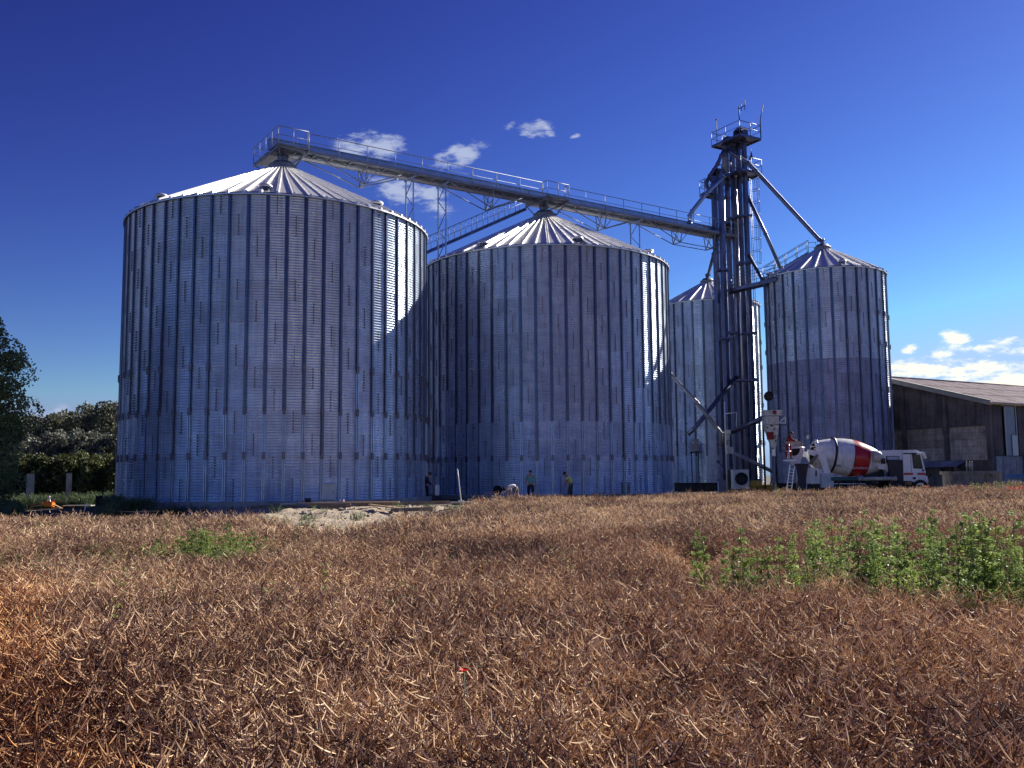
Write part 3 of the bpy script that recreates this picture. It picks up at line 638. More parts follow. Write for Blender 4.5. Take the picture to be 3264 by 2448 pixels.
# caged ladder
lp = PY(2396, 700, 76.9); lx, ly = lp.x, lp.y; zt, zb_ = 27.6, 16.7
ld = thing('caged_ladder', 'tall ladder with safety cage on the right side of the tower', 'ladder', (lx, ly, zb_))
for s in (-.2, .2):
    m = MB(); m.tube([(lx+s*.6, ly+s, zb_-7), (lx+s*.6, ly+s, zt)], .028, 6); m.build('side_rail', 'tower_steel', ld)
m = MB()
for z in np.arange(zb_-6.9, zt, .3): m.tube([(lx-.12, ly-.2, z), (lx+.12, ly+.2, z)], .016, 5)
m.build('rungs', 'tower_steel', ld, kind='stuff')
hx = Vector((lx, ly, 0)); dd = Vector((.85, -.5, 0))
for z in np.arange(zb_+2.4, zt-.4, 1.05):
    m = MB(); pts = [hx+Vector((.12, .2, z))]
    for t_ in np.linspace(0, math.pi, 9): pts.append(hx+dd*(.35+.38*math.sin(t_))+Vector((.5, .85, 0))*(.36*math.cos(t_))+Vector((0, 0, z)))
    pts.append(hx+Vector((-.12, -.2, z))); m.tube(pts, .022, 5); m.build('cage_hoop', 'tower_steel', ld)
for t_ in np.linspace(.3, math.pi-.3, 4):
    q = hx+dd*(.35+.38*math.sin(t_))+Vector((.5, .85, 0))*(.36*math.cos(t_)); m = MB(); m.tube([q+Vector((0, 0, zb_+2.4)), q+Vector((0, 0, zt-.5))], .016, 5); m.build('cage_strap', 'tower_steel', ld)
# footbridge tower -> silo 4, and roof stair on silo 4
fa = Vector((17.2, 77.0, 16.6)); fb_ = Vector((21.15, 71.9, 16.75)); fbr = thing('footbridge', 'dark footbridge with handrails from the tower to the rim of the right silo', 'footbridge', fa)
dv = (fb_-fa).normalized(); nv = Vector((-dv.y, dv.x, 0))
m = MB(); m.beam(fa, fb_, .9, .06); m.build('deck', 'tower_steel', fbr)
for s in (-.45, .45):
    m = MB(); m.beam(fa+nv*s-Vector((0, 0, .12)), fb_+nv*s-Vector((0, 0, .12)), .07, .26); m.build('edge_beam', 'tower_steel', fbr)
    rail(fbr, [fa+nv*s, fb_+nv*s], 1.3, 1.05, 'tower_steel')
p = PY(2437, 915, 70.3); m = MB(); m.beam((p.x-.05, p.y, p.z), (p.x-.05, p.y, p.z-2.6), .07); m.beam((p.x+.12, p.y, p.z), (p.x+.12, p.y, p.z-2.6), .07)
for z in np.arange(.2, 2.6, .35): m.beam((p.x-.05, p.y, p.z-z), (p.x+.12, p.y, p.z-z), .04)
m.build('hanging_ladder', 'tower_steel', fbr)
rs = thing('roof_stair', 'railed stair on the left slope of the right silo roof', 'stair', (S4[0], S4[1], HS))
c4 = Vector((S4[0], S4[1], 0)); d4 = Vector((-.985, .17, 0)).normalized(); n4 = Vector((-d4.y, d4.x, 0)); sl4 = (AS-HS)/(RS-.55)
ra = c4+d4*(RS+.1)+Vector((0, 0, HS+.1)); rb = c4+d4*1.15+Vector((0, 0, HS+(RS-1.15)*sl4+.12))
for s in (-.35, .35):
    m = MB(); m.beam(ra+n4*s, rb+n4*s, .05, .12); m.build('stringer', 'frame_steel', rs); rail(rs, [ra+n4*s, rb+n4*s], .95, 1.0, 'frame_steel', w=.05)
for i in range(12):
    p = ra+(rb-ra)*(i+.5)/12; m = MB(); m.box(p+Vector((0, 0, .05)), (.22, .66, .03), Matrix((d4, n4, Vector((0, 0, 1)))).transposed()); m.build('tread', 'frame_steel', rs)
rail(rs, [rb+n4*.35, rb+n4*.35-d4*.6], .5, .8, 'frame_steel', w=.04, name='top_rail')
# stand pipe / white goal-shaped pole
p0 = PY(2307, 1281, 72.5); p1 = PY(2322, 1522, 72.5)
m = MB(); m.tube([(p0.x+.05, 72.5, .0), (p0.x+.05, 72.5, p0.z)], .05, 8); a_ = PY(2309, 1319, 72.5); b_ = PY(2348, 1314, 72.5); c_ = PY(2347, 1362, 72.5)
m.tube([a_, b_, c_], .04, 8); m.build('white_pole', 'white_paint', None, label='thin white pole with a side arm in front of the elevator legs', cat='pole')
# grey cleaning machine at the foot
def bxp(name, label, cat, px0, px1, py0, py1, Y, depth, mt, group=None, extra=None):
    a = PY(px0, py0, Y); b = PY(px1, py1, Y); zlo = b.z; c = Vector(((a.x+b.x)/2, Y+depth/2, (a.z+b.z)/2)); t_ = thing(name, label, cat, (c.x, c.y, zlo), group)
    m = MB(); m.box(c, (b.x-a.x, depth, a.z-b.z)); m.build('body', mt, t_); return t_, c, (b.x-a.x, depth, a.z-b.z)
t_, c, s = bxp('aeration_fan', 'pale blue square fan unit with a round dark intake at the tower foot', 'fan', 2338, 2389, 1497, 1558, 69, .9, 'pale_sheet')
m = MB(); m.lathe((c.x, c.y-s[1]/2, c.z+.03), [(.0, -.02), (.12, -.03), (.12, .02)], 16, axis=(0, -1, 0)); m.build('hub', 'dark_steel', t_)
m = MB(); m.lathe((c.x, c.y-s[1]/2, c.z+.03), [(0, .012), (.42, .012), (.42, .07), (.47, .07), (.47, .01)], 28, axis=(0, -1, 0)); m.build('intake_ring', 'dark_steel', t_)
for k in range(6):
    a = k*math.pi/3; m = MB(); m.beam((c.x, c.y-s[1]/2-.04, c.z+.03), (c.x+.4*math.cos(a), c.y-s[1]/2-.04, c.z+.03+.4*math.sin(a)), .03); m.build('grille_bar', 'navy_plastic', t_)
m = MB(); m.box((c.x, c.y, .1), (1.3, .9, .5)); m.build('plinth', 'dark_steel', t_)
t_, c, s = bxp('control_cabinet', 'grey control cabinet with a white tag on the half hidden silo', 'cabinet', 2203, 2228, 1400, 1438, 81.2, .35, 'frame_steel')
m = MB(); m.box((c.x-.15, c.y-s[1]/2-.02, c.z+.25), (.18, .02, .10)); m.build('tag', 'white_paint', t_)
m = MB(); m.box((c.x, c.y, c.z-.62), (s[0]+.15, s[1], .10)); m.beam((c.x-.3, c.y, c.z-.65), (c.x-.3, c.y, 0), .08); m.beam((c.x+.3, c.y, c.z-.65), (c.x+.3, c.y, 0), .08); m.build('stand', 'dark_steel', t_)
t_, c, s = bxp('machine_stack', 'narrow pale machine column with worn housings beside the elevator feet', 'machine', 2314, 2329, 1370, 1384, 72.8, .5, 'dirty_white')
for y0, y1, mt in ((1386, 1402, 'dirty_white'), (1405, 1418, 'board_concrete'), (1420, 1436, 'dirty_white')):
    a = PY(2315, y0, 72.8); b = PY(2327, y1, 72.8); m = MB(); m.box(((a.x+b.x)/2, 73, (a.z+b.z)/2), (b.x-a.x, .4, a.z-b.z)); m.lathe(((a.x+b.x)/2, 72.8, (a.z+b.z)/2), [(0, .01), (.08, .01), (.08, .03)], 10, axis=(0, -1, 0)); m.build('housing', mt, t_)
m = MB(); m.box((c.x, 73.0, .9), (.22, .3, 1.8)); m.build('stand', 'dark_steel', t_)
m = MB(); a_ = PY(2326, 1436, 71); b_ = PY(2462, 1503, 70.5); au = thing('auger', 'sloping screw auger tube running down to the right from the machine column', 'auger', a_)
m.tube([a_, b_], .14, 12); m.build('tube', 'frame_steel', au)
m = MB(); m.tube([b_, PY(2464, 1512, 70.5), PY(2455, 1545, 70.5)], .05, 8); m.build('prop', 'frame_steel', au); m = MB(); m.box(a_, (.5, .4, .5)); m.build('hopper', 'dirty_white', au)
pipe('dark bent pipe piece lying under the auger near the ground', [PY(2287, 1470, 72), PY(2306, 1500, 72), PY(2309, 1530, 72)], .1, group='loose pipes at the tower foot')
for px, py, r, lb, mt in ((2410, 1545, .33, 'dark yellow motor lying under the auger', 'yellow_paint'), (2446, 1556, .26, 'small dull yellow drum at the auger foot', 'yellow_paint')):
    p = PY(px, py, 69); m = MB(); m.lathe((p.x, p.y, max(p.z, r)), [(0, -.4), (r*.8, -.4), (r, -.3), (r, .3), (r*.8, .4), (0, .4)], 18, axis=(1, -.4, 0)); m.build('motor', mt, None, label=lb, cat='motor')
# white thin post in front
p = PY(2290, 1575, 62); m = MB(); m.tube([(p.x, 62, -.1), (p.x, 62, PY(2290, 1535, 62).z)], .035, 6); m.build('marker_post', 'white_paint', None, label='short white marker post in front of the dark elevator feet', cat='post')

# ------------------------------------------------------------------ white filter unit (between narrow silos)
FY = 67.5
fu = thing('filter_unit', 'spotted white dust filter with a tapering cone beside the ladder', 'filter', PY(2460, 1500, FY))
def zc(x, y, Y=FY): return PY(2420+x/5.53, 1300+y/5.53, Y)
a, b = zc(85, 40), zc(400, 135); m = MB(); m.box(((a.x+b.x)/2, FY+.35, (a.z+b.z)/2), (b.x-a.x, .9, a.z-b.z)); m.build('head_box', 'dirty_white', fu)
a, b = zc(100, 152), zc(350, 290); m = MB(); m.box(((a.x+b.x)/2, FY+.35, (a.z+b.z)/2), (b.x-a.x, .8, a.z-b.z)); m.build('body', 'dirty_white', fu)
q = [zc(105, 298), zc(350, 298), zc(290, 730), zc(232, 730)]
m = MB(); f0 = [Vector(v) for v in q]; f1 = [v+Vector((0, .8 if i < 2 else .25, 0)) for i, v in enumerate(f0)]
m.add(f0+f1, [(3, 2, 1, 0), (4, 5, 6, 7), (0, 1, 5, 4), (1, 2, 6, 5), (2, 3, 7, 6), (3, 0, 4, 7)]); m.build('cone', 'dirty_white', fu)
a, b = zc(232, 730), zc(290, 850); m = MB(); m.box(((a.x+b.x)/2, FY+.12, (a.z+b.z)/2), (b.x-a.x, .24, a.z-b.z)); m.build('outlet', 'white_paint', fu)
m = MB(); a = zc(130, 425); b = zc(258, 560); m.box(((a.x+b.x)/2, FY-.02, (a.z+b.z)/2), (b.x-a.x, .05, a.z-b.z)); m.build('red_flap', 'red_cloth', fu)
m = MB(); p = zc(262, 80); m.box((p.x, FY-.12, p.z), (.26, .04, .26)); m.build('inspection_plate', 'red_cloth', fu)
for x, y in ((145, 348), (232, 318), (262, 372), (285, 490), (272, 525), (290, 585), (236, 716), (205, 310)):
    p = zc(x, y); m = MB(); m.box((p.x, FY-.015, p.z), (.10, .04, .10)); m.build('bolt_hole', 'black_rubber', fu)
m = MB(); p = PY(2451, 1262, FY); m.lathe((p.x, FY, p.z), [(0, -.1), (.34, -.12), (.36, .5), (.3, .5)], 22, axis=(.25, 1, 0)); m.build('round_duct', 'black_rubber', fu)
a = PY(2460, 1285, FY); b = PY(2460, 1304, FY); m = MB(); m.lathe((a.x, FY+.3, b.z-.05), [(.26, 0), (.26, a.z-b.z+.35)], 18); m.build('neck', 'galv_stiff', fu)
m = MB(); A_, B_, C_ = zc(340, 265), zc(465, 265), zc(455, 160); m.tube([A_, B_], .04, 6); m.tube([B_, C_], .04, 6); m.tube([C_, A_], .04, 6); m.build('bracket', 'white_paint', fu)
m = MB(); m.beam(zc(300, 298), zc(480, 298), .05); p = zc(330, 300); m.tube([(p.x, FY+.8, 0), (p.x, FY+.8, p.z)], .07, 8); p = zc(120, 300); m.tube([(p.x, FY+.8, 0), (p.x, FY+.8, p.z)], .07, 8); m.build('stand', 'dark_steel', fu)
# tall pale riser behind it
a = PY(2449, 1180, 74.5); b = PY(2463, 1260, 74.5); rz_ = thing('cable_riser', 'tall pale riser panel in the gap between the two narrow silos', 'riser', (a.x, 74.5, 0))
m = MB(); m.box((a.x+.12, 74.6, (a.z)/2), (.3, .18, a.z)); m.build('duct', 'white_paint', rz_)
for z in np.arange(1, a.z, 1.5): m = MB(); m.box((a.x+.12, 74.6, z), (.34, .22, .06)); m.build('clamp', 'dark_steel', rz_)

# ------------------------------------------------------------------ barn
bc = Vector((35.0, 68.0, 0)); bl = Vector((math.sin(R_(60)), math.cos(R_(60)), 0)); bg_ = Vector((-math.sin(R_(30)), math.cos(R_(30)), 0))
EZ = 6.57; SLB = .284; HWB = 9.2; BLEN = 34.0
barn = thing('barn', 'long old barn with dark walls and a shallow ribbed roof at the right edge', 'barn', bc)
def bp_(l, g, z): return bc+bl*l+bg_*g+Vector((0, 0, z))
rotb = Matrix((bl, bg_, Vector((0, 0, 1)))).transposed()
def roofz(g): return EZ+SLB*g if g < HWB else EZ+SLB*(2*HWB-g)
# gable wall: concrete board infill below, corrugated cladding above
m = MB(); m.box(bp_(.35, HWB, 2.5), (.1, 2*HWB-.2, 5.0), rotb); m.build('wall_core', 'cladding_dark', barn)
posts = [0.12, 3.6, 7.3, 11.0, 14.8, 18.2]
for g in posts: m = MB(); m.box(bp_(.02, g, (roofz(g)-.3)/2), (.34, .34, roofz(g)-.3), rotb); m.build('post', 'cladding_dark', barn)
bay_rows = np.arange(2.35, 4.9, .52)
for i in range(len(posts)-1):
    g0, g1 = posts[i]+.18, posts[i+1]-.18
    if i > 3: break
    for j, z in enumerate(bay_rows):
        m = MB(); off = .02*((i*3+j*5) % 3); m.box(bp_(.12+off, (g0+g1)/2, z+.25), (.14, g1-g0, .50), rotb); m.build('wall_board', 'board_concrete', barn)
def corr_sheet(o, ux, w, uy, h0, h1, nrm, wave=.146, amp=.022, mt='cladding_dark', name='cladding_sheet', parent=barn):
    "corrugated sheet: origin o, width w along ux, height along uy from 0 to h0 (left) / h1 (right)"
    n = max(4, int(w/wave)*4); m = MB(); vs = []
    for i in range(n+1):
        t = i/n; x = w*t; d = amp*math.sin(2*math.pi*x/wave); hh = h0+(h1-h0)*t
        vs.append(o+ux*x+nrm*d); vs.append(o+ux*x+uy*hh+nrm*d)
    fs = [(2*i, 2*i+2, 2*i+3, 2*i+1) for i in range(n)]; m.add(vs, fs, 0, True); return m.build(name, mt, parent)
g = .05; 
while g < 15.5:
    w = 1.05; z0 = 4.95; corr_sheet(bp_(-.02-.012*(int(g*7) % 2), g, z0), bg_, w+.04, Vector((0, 0, 1)), roofz(g)-z0-.12, roofz(g+w)-z0-.12, -bl); g += w
m = MB(); m.beam(bp_(-.04, 0, 4.92), bp_(-.04, 15.5, 4.92), .08, .12); m.build('ledge', 'cladding_dark', barn)
# lower gable: lean-to roof, door
ltg = [(1.9+i*.9) for i in range(7)]
for g in ltg: corr_sheet(bp_(-.05, g, 2.35+.02*(int(g) % 2)), bg_, .93, (-bl*1.5+Vector((0, 0, -.5))).normalized(), 1.6, 1.6, Vector((0, 0, 1)), name='lean_to_sheet', mt='wall_panel')
m = MB()
for g in (2.0, 5.0, 8.0): m.beam(bp_(-1.5, g, 0), bp_(-1.5, g, 1.85), .12); m.beam(bp_(-.1, g, 1.2), bp_(-1.45, g, 1.8), .08)
m.build('lean_to_post', 'wood_old', barn)
m = MB(); m.box(bp_(.05, 9.9, 1.1), (.08, 1.3, 2.2), rotb); m.build('door', 'navy_plastic', barn)
m = MB()
for k in range(5): m.box(bp_(-.02, 4.3+k*.26, 1.15), (.06, .24, 2.1), rotb)
m.build('plank_door', 'wall_panel', barn)
# long side: upper cladding, skylight strip, lower vertical panels
l_ = .25; i = 0
while l_ < BLEN:
    if .6 < l_ < 2.2:
        o = corr_sheet(bp_(l_+.35, -.04, 2.65), bl, 1.3, Vector((0, 0, 1)), EZ-2.75, EZ-2.75, -bg_, mt='clear_sheet', name='skylight_sheet')
        m = MB(); m.box(bp_(l_+1.35, -.12, 3.4), (.62, .05, 1.5), rotb); m.build('pale_patch', 'pale_sheet', barn)
        for s in (.3, 1.7): m = MB(); m.box(bp_(l_+s, -.11, 4.6), (.05, .05, EZ-2.7), rotb); m.build('sheet_edge', 'pale_sheet', barn)
        l_ += 2.0; continue
    corr_sheet(bp_(l_, -.03-.012*(i % 2), 2.65), bl, 1.09, Vector((0, 0, 1)), EZ-2.72, EZ-2.72, -bg_); l_ += 1.05; i += 1
l_ = .35; i = 0
while l_ < BLEN-1:
    if i % 5 == 4: m = MB(); m.box(bp_(l_+.15, -.05, 1.3), (.26, .3, 2.6), rotb); m.build('post', 'cladding_dark', barn); l_ += .34
    else: m = MB(); m.box(bp_(l_+.40, -.02-.02*(i % 2), 1.3), (.77, .10, 2.6), rotb); m.build('wall_panel', 'wall_panel', barn); l_ += .80
    i += 1
m = MB(); m.box(bp_(BLEN/2, .3, EZ/2-.1), (BLEN-.5, .1, EZ-.3), rotb); m.build('inner_wall', 'cladding_dark', barn)
m = MB(); m.tube([bp_(4.4, -.3, 2.62), bp_(5.0, -.3, 2.62)], .05, 8); m.build('strip_lamp', 'white_paint', barn)
# roof: corrugated sheets, ridge, verge and gutter
up = (bg_+Vector((0, 0, SLB))).normalized(); Lr = math.hypot(HWB+.35, SLB*(HWB+.35)); nr_ = bl.cross(up).normalized()
k = 0; l_ = -.45
while l_ < BLEN:
    for row, (s0, s1) in enumerate(((0, .36), (.34, .69), (.67, 1.0))):
        o_ = bp_(l_, -.35, EZ-SLB*.35)+up*(Lr*s0)+nr_*(.03*(row)+.01*(k % 2)+.05)
        corr_sheet(o_, bl, 1.12, up, Lr*(s1-s0), Lr*(s1-s0), nr_, wave=.177, amp=.028, mt='fibre_roof', name='roof_sheet')
    l_ += 1.08; k += 1
m = MB(); up2 = (-bg_+Vector((0, 0, SLB))).normalized()
m.add([bp_(-.45, HWB, EZ+SLB*HWB+.05), bp_(BLEN, HWB, EZ+SLB*HWB+.05), bp_(BLEN, 2*HWB+.35, EZ-.1), bp_(-.45, 2*HWB+.35, EZ-.1)], [(0, 1, 2, 3)]); m.build('back_roof_slope', 'fibre_roof', barn)
m = MB(); m.tube([bp_(-.45, HWB, EZ+SLB*HWB+.12), bp_(BLEN, HWB, EZ+SLB*HWB+.12)], .13, 8); m.build('ridge_cap', 'fibre_roof', barn)
m = MB(); m.beam(bp_(-.5, -.35, EZ-SLB*.35), bp_(-.5, HWB, EZ+SLB*HWB), .05, .30); m.beam(bp_(-.5, HWB, EZ+SLB*HWB), bp_(-.5, 2*HWB, EZ), .05, .30); m.build('verge_board', 'fascia', barn)
m = MB(); m.beam(bp_(-.44, -.35, EZ-SLB*.35+.19), bp_(-.44, HWB, EZ+SLB*HWB+.19), .26, .06); m.build('verge_cap', 'fascia', barn)
m = MB(); m.tube([bp_(-.5, -.44, EZ-.14), bp_(BLEN, -.44, EZ-.14)], .085, 10); m.build('gutter', 'gutter', barn)

# concrete trough with rebars, in front of the barn
tk = thing('concrete_tank', 'stained pale concrete box standing in front of the barn behind the crop', 'tank', (28, 58, 0))
TKY = 58.0
def q4(x, y, Y=TKY): return PY(2960+x/4.365, 1200+y/4.365, Y)
a = q4(350, 1335); b = q4(975, 1335); m = MB(); m.box(((a.x+b.x)/2, TKY+.8, a.z/2), (b.x-a.x, 1.6, a.z)); m.build('wall', 'old_concrete', tk)
a2 = q4(325, 1322); b2 = q4(985, 1322); m = MB(); m.box(((a2.x+b2.x)/2, TKY+.8, a2.z-.09), (b2.x-a2.x, 1.8, .2)); m.build('rim', 'old_concrete', tk)
c2 = q4(312, 1445); d2 = q4(470, 1445); m = MB(); m.box(((c2.x+d2.x)/2, TKY-.25, c2.z/2), (d2.x-c2.x, .5, c2.z)); m.build('step_block', 'old_concrete', tk)
p = q4(868, 1370); m = MB(); m.box((p.x, TKY-.02, p.z), (.16, .06, .22)); m.build('recess_plate', 'wood_old', tk)
m = MB(); p = q4(815, 1430); m.box((p.x, TKY-.03, p.z*.5+.1), (.09, .1, a.z-.1)); m.build('joint_strip', 'board_concrete', tk)
p = q4(995, 1350); m = MB(); m.box((p.x, TKY+.1, p.z/2), (.2, .2, p.z)); m.build('stake', 'wood_new', None, label='tan wooden stake at the right end of the concrete box', cat='stake')
for x in (525, 567, 600):
    m = MB(); p = q4(x, 1175, TKY+.3); z0 = a.z; m.tube([(p.x, TKY+.3, z0-.02), (p.x, TKY+.3, p.z)], .02, 6); m.box((p.x, TKY+.3, p.z-.25), (.09, .09, .22)); m.build('starter_bar', 'frame_steel', tk)
a = q4(1085, 1395, 60); m = MB(); m.tube([(a.x, 60, a.z), (a.x+6, 61, a.z)], .12, 12); m.build('pipe', 'blue_pipe', None, label='bright blue pipe lying near the barn at the right edge', cat='pipe')

# ------------------------------------------------------------------ mixer truck
TRY = 59.5
tr = thing('mixer_truck', 'white concrete mixer truck with a red band round its drum, facing right', 'truck', (22.5, TRY+1.2, 0))
def q2(x, y, Y=TRY): return PY(2100+x*.5262, 1000+y*.5262, Y)
YC = TRY+1.25
# chassis
m = MB(); x0 = q2(1000, 1000).x; x1 = q2(1600, 1000).x
for s in (-.42, .42): m.box(((x0+x1)/2, YC+s, 1.02), (x1-x0, .1, .26))
for x in np.linspace(x0+.2, x1-1.5, 6): m.box((x, YC, 1.02), (.1, .84, .2))
m.build('chassis', 'dark_steel', tr)
def wheel(x, s, w=.32, r=.5):
    yc = YC+s*1.08; t_ = MB(); t_.lathe((x, yc, r), [(r*.62, -w/2), (r*.95, -w/2), (r, -w/2+.05), (r, w/2-.05), (r*.95, w/2), (r*.62, w/2)], 28, axis=(0, 1, 0))
    for k in range(28): a = k*2*math.pi/28; t_.box((x+math.cos(a)*r, yc, r+math.sin(a)*r), (.03, w*.8, .03), Matrix.Rotation(-a, 3, 'Y'))
    o = t_.build('wheel', 'black_rubber', tr); h = MB(); h.lathe((x, yc, r), [(0, -w/2+.10), (.14, -w/2+.04), (.15, -w/2+.12), (r*.6, -w/2+.14), (r*.63, -w/2), (r*.63, w/2)], 20, axis=(0, 1, 0)); h.build('rim', 'dark_steel', o)
for x in (q2(1095, 0).x, q2(1215, 0).x, q2(1400, 0).x, q2(1532, 0).x):
    for s in (-1, 1): wheel(x, s)
# mudguards and underride rails
m = MB()
for x in (q2(1095, 0).x, q2(1215, 0).x):
    m.lathe((x, YC-1.1, .5), [(.62, -.24), (.65, -.24), (.65, .24), (.62, .24), (.62, -.24)], 14, axis=(0, 1, 0), a0=math.pi*1.02, a1=math.pi*1.98)
m.build('mudguard', 'navy_plastic', tr)
a, b = q2(1055, 1030), q2(1250, 1030); m = MB(); m.tube([(a.x, TRY, .62), (a.x+.05, TRY, a.z), (b.x-.05, TRY, b.z), (b.x+.1, TRY, .62)], .03, 8); m.build('side_guard', 'white_paint', tr)
a, b = q2(985, 1035), q2(1060, 1075); m = MB(); m.box(((a.x+b.x)/2, TRY+.1, 1.0), (b.x-a.x, .35, .9)); m.build('rear_mudflap', 'pale_sheet', tr)
# drum : axis from rear mouth (high) to front (low)
r0 = q2(935, 842, YC); r1 = q2(1345, 900, YC); ax = (r1-r0).normalized(); Ld = (r1-r0).length
prof = [(.62, -.05), (.74, -.05), (.78, .0), (.86, .25), (1.02, .75), (1.135, 1.12), (1.17, 1.3), (1.22, 1.85), (1.235, 2.2), (1.20, 2.6), (1.08, 3.1), (.90, 3.65), (.70, 4.1), (.5, 4.3), (0, 4.36)]
sc = Ld/4.3; prof = [(r*.98, h*sc) for r, h in prof]
drum = MB(); 
def interp(h):
    for (ra_, ha), (rb2, hb) in zip(prof[:-1], prof[1:]):
        if ha <= h <= hb: return ra_+(rb2-ra_)*(h-ha)/(hb-ha+1e-9)
    return 0
hs_ = sorted(set([h for r, h in prof[2:]]+[2.35*sc, 3.45*sc]))
drum.lathe(r0, [(.62, -.05), (.74, -.05)]+[(interp(h), h) for h in hs_], 48, axis=ax); drum.build('drum', 'drum_white', tr)
DRUM = bpy.data.objects['drum'] if 'drum' in bpy.data.objects else None
band = MB(); hh = np.linspace(2.28*sc, 3.28*sc, 8); band.lathe(r0, [(interp(h)+.006, h) for h in hh], 64, axis=ax); band.build('red_band', 'red_paint', DRUM)
edge = MB(); edge.lathe(r0, [(interp(2.24*sc)+.008, 2.22*sc), (interp(2.28*sc)+.008, 2.29*sc)], 64, axis=ax); edge.build('band_edge', 'chute_dark', DRUM)
ring = MB(); ring.lathe(r0, [(interp(1.06*sc)-.02, 1.05*sc), (interp(1.1*sc)+.07, 1.06*sc), (interp(1.1*sc)+.07, 1.17*sc), (interp(1.15*sc)-.02, 1.18*sc)], 64, axis=ax); ring.build('track_ring', 'dark_steel', DRUM)
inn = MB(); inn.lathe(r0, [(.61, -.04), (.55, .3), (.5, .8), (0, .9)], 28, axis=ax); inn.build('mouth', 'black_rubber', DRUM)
# lettering on the drum, running upside down round the lower side
def drum_text(txt, hmid, thmid, size, mt, lean):
    cu = bpy.data.curves.new('txt', 'FONT'); cu.body = txt; cu.size = size; cu.align_x = 'CENTER'; cu.align_y = 'CENTER'; cu.extrude = .004; cu.resolution_u = 2
    to = bpy.data.objects.new('txt', cu); COL.objects.link(to); bpy.context.view_layer.update()
    me = bpy.data.meshes.new_from_object(to.evaluated_get(bpy.context.evaluated_depsgraph_get())); bpy.data.objects.remove(to)
    x_ = Vector((0, -1, 0)); x_ = (x_-ax*x_.dot(ax)).normalized(); z_ = ax.cross(x_)    # x_ faces camera
    if z_.z < 0: z_ = -z_
    off = ORG[tr.name]
    for v in me.vertices:
        X_, Y_ = v.co.x, v.co.y
        X2 = -X_*math.cos(lean)+Y_*math.sin(lean); Y2 = -Y_*math.cos(lean)-X_*math.sin(lean)
        h = hmid+X2; r = interp(h)+.012+v.co.z; th = thmid+Y2/1.15
        v.co = r0+ax*h+(x_*math.cos(th)+z_*math.sin(th))*r-off
    me.materials.clear(); me.materials.append(M[mt]); o = bpy.data.objects.new('lettering', me); COL.objects.link(o); o.parent = DRUM; return o
drum_text('Transportbeton', 2.50*sc, R_(-34), .30, 'white_paint', .02)
drum_text('ung', 1.30*sc, R_(-36), .32, 'dark_steel', .02)
# rear frame, hopper, chute
def slab(name, pts, depth, mt, Y=TRY, dy=0):
    m = MB(); P_ = [q2(x, y, Y) for x, y in pts]; m.prism([Vector((p.x, p.y, p.z)) for p in P_], (0, dy, 0), (0, dy+depth, 0)); return m.build(name, mt, tr)
slab('rear_pillar', [(905, 822), (975, 832), (1010, 855), (1022, 900), (1040, 960), (1035, 1000), (1000, 1035), (985, 1015), (1000, 960), (985, 905), (960, 865), (905, 850)], .16, 'white_paint')
slab('rear_pillar', [(905, 822), (975, 832), (1010, 855), (1022, 900), (1040, 960), (1035, 1000), (1000, 1035), (985, 1015), (1000, 960), (985, 905), (960, 865), (905, 850)], .16, 'white_paint', dy=2.2)
slab('water_tank', [(893, 935), (1000, 935), (1000, 1030), (893, 1030)], 1.9, 'white_paint', dy=.25)
slab('tank_bracket', [(955, 950), (963, 950), (963, 985), (955, 985)], .04, 'dark_steel', dy=.18)
hp = MB(); yb = TRY+.25; w = 1.9
f_ = [q2(805, 818), q2(900, 812), q2(895, 860), q2(870, 905), q2(845, 905), q2(815, 868)]
# hopper: half funnel opening to the rear/top
cx = q2(853, 812).x; cz = q2(853, 815).z
top = []; bot = []
for k in range(17):
    a = math.pi+math.pi*k/16; top.append(Vector((cx-.55+.0*k, YC+1.0*math.cos(a), cz+.05)))
outer = MB(); ring1 = [];
for k in range(24):
    a = 2*math.pi*k/24; ring1.append((cx+.0+.62*math.cos(a), YC+.95*math.sin(a)))
vs = [(x, y, cz+.05) for x, y in ring1]+[(cx+.15+(x-cx)*.35, YC+(y-YC)*.3, q2(853, 905).z) for x, y in ring1]
fs = [(k, (k+1) % 24, 24+(k+1) % 24, 24+k) for k in range(24)]
outer.add(vs, fs, 0, True); outer.add([(x, y, z-.0) for x, y, z in vs], [tuple(reversed(f)) for f in fs], 0, True); outer.build('hopper', 'white_paint', tr)
m = MB(); m.tube([Vector((x, y, cz+.06)) for x, y in ring1+ring1[:1]], .05, 6); m.build('hopper_rim', 'white_paint', tr)
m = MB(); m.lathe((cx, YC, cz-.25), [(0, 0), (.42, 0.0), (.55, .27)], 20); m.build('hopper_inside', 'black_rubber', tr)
# scoop plate facing the rear-left with its dark half-moon
sd = Vector((-.75, -.66, 0)).normalized(); ss = Vector((-sd.y, sd.x, 0)) 
if ss.x < 0: ss = -ss
sc0 = Vector((cx-.18, YC-.85, cz-.35))
def sp_(u, v, d=0): return sc0+ss*u+Vector((0, 0, v))+sd*d
m = MB(); m.prism([sp_(-.62, .42), sp_(.62, .42), sp_(.66, .2), sp_(.28, -.75), sp_(-.2, -.75), sp_(-.62, -.1)], (0, 0, 0), sd*.10); m.build('scoop', 'white_paint', tr)
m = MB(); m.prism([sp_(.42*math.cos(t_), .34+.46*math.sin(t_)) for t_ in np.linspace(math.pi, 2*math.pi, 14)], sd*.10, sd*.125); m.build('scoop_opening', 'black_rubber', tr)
sl_ = [(838, 908), (908, 908), (898, 960), (893, 1000), (893, 1100), (850, 1100), (845, 980)]
slab('discharge_chute', sl_, .55, 'chute_dark', Y=TRY-.35)
slab('folding_chute', [(905, 905), (925, 915), (965, 860), (955, 850)], .1, 'old_concrete', dy=-.1)
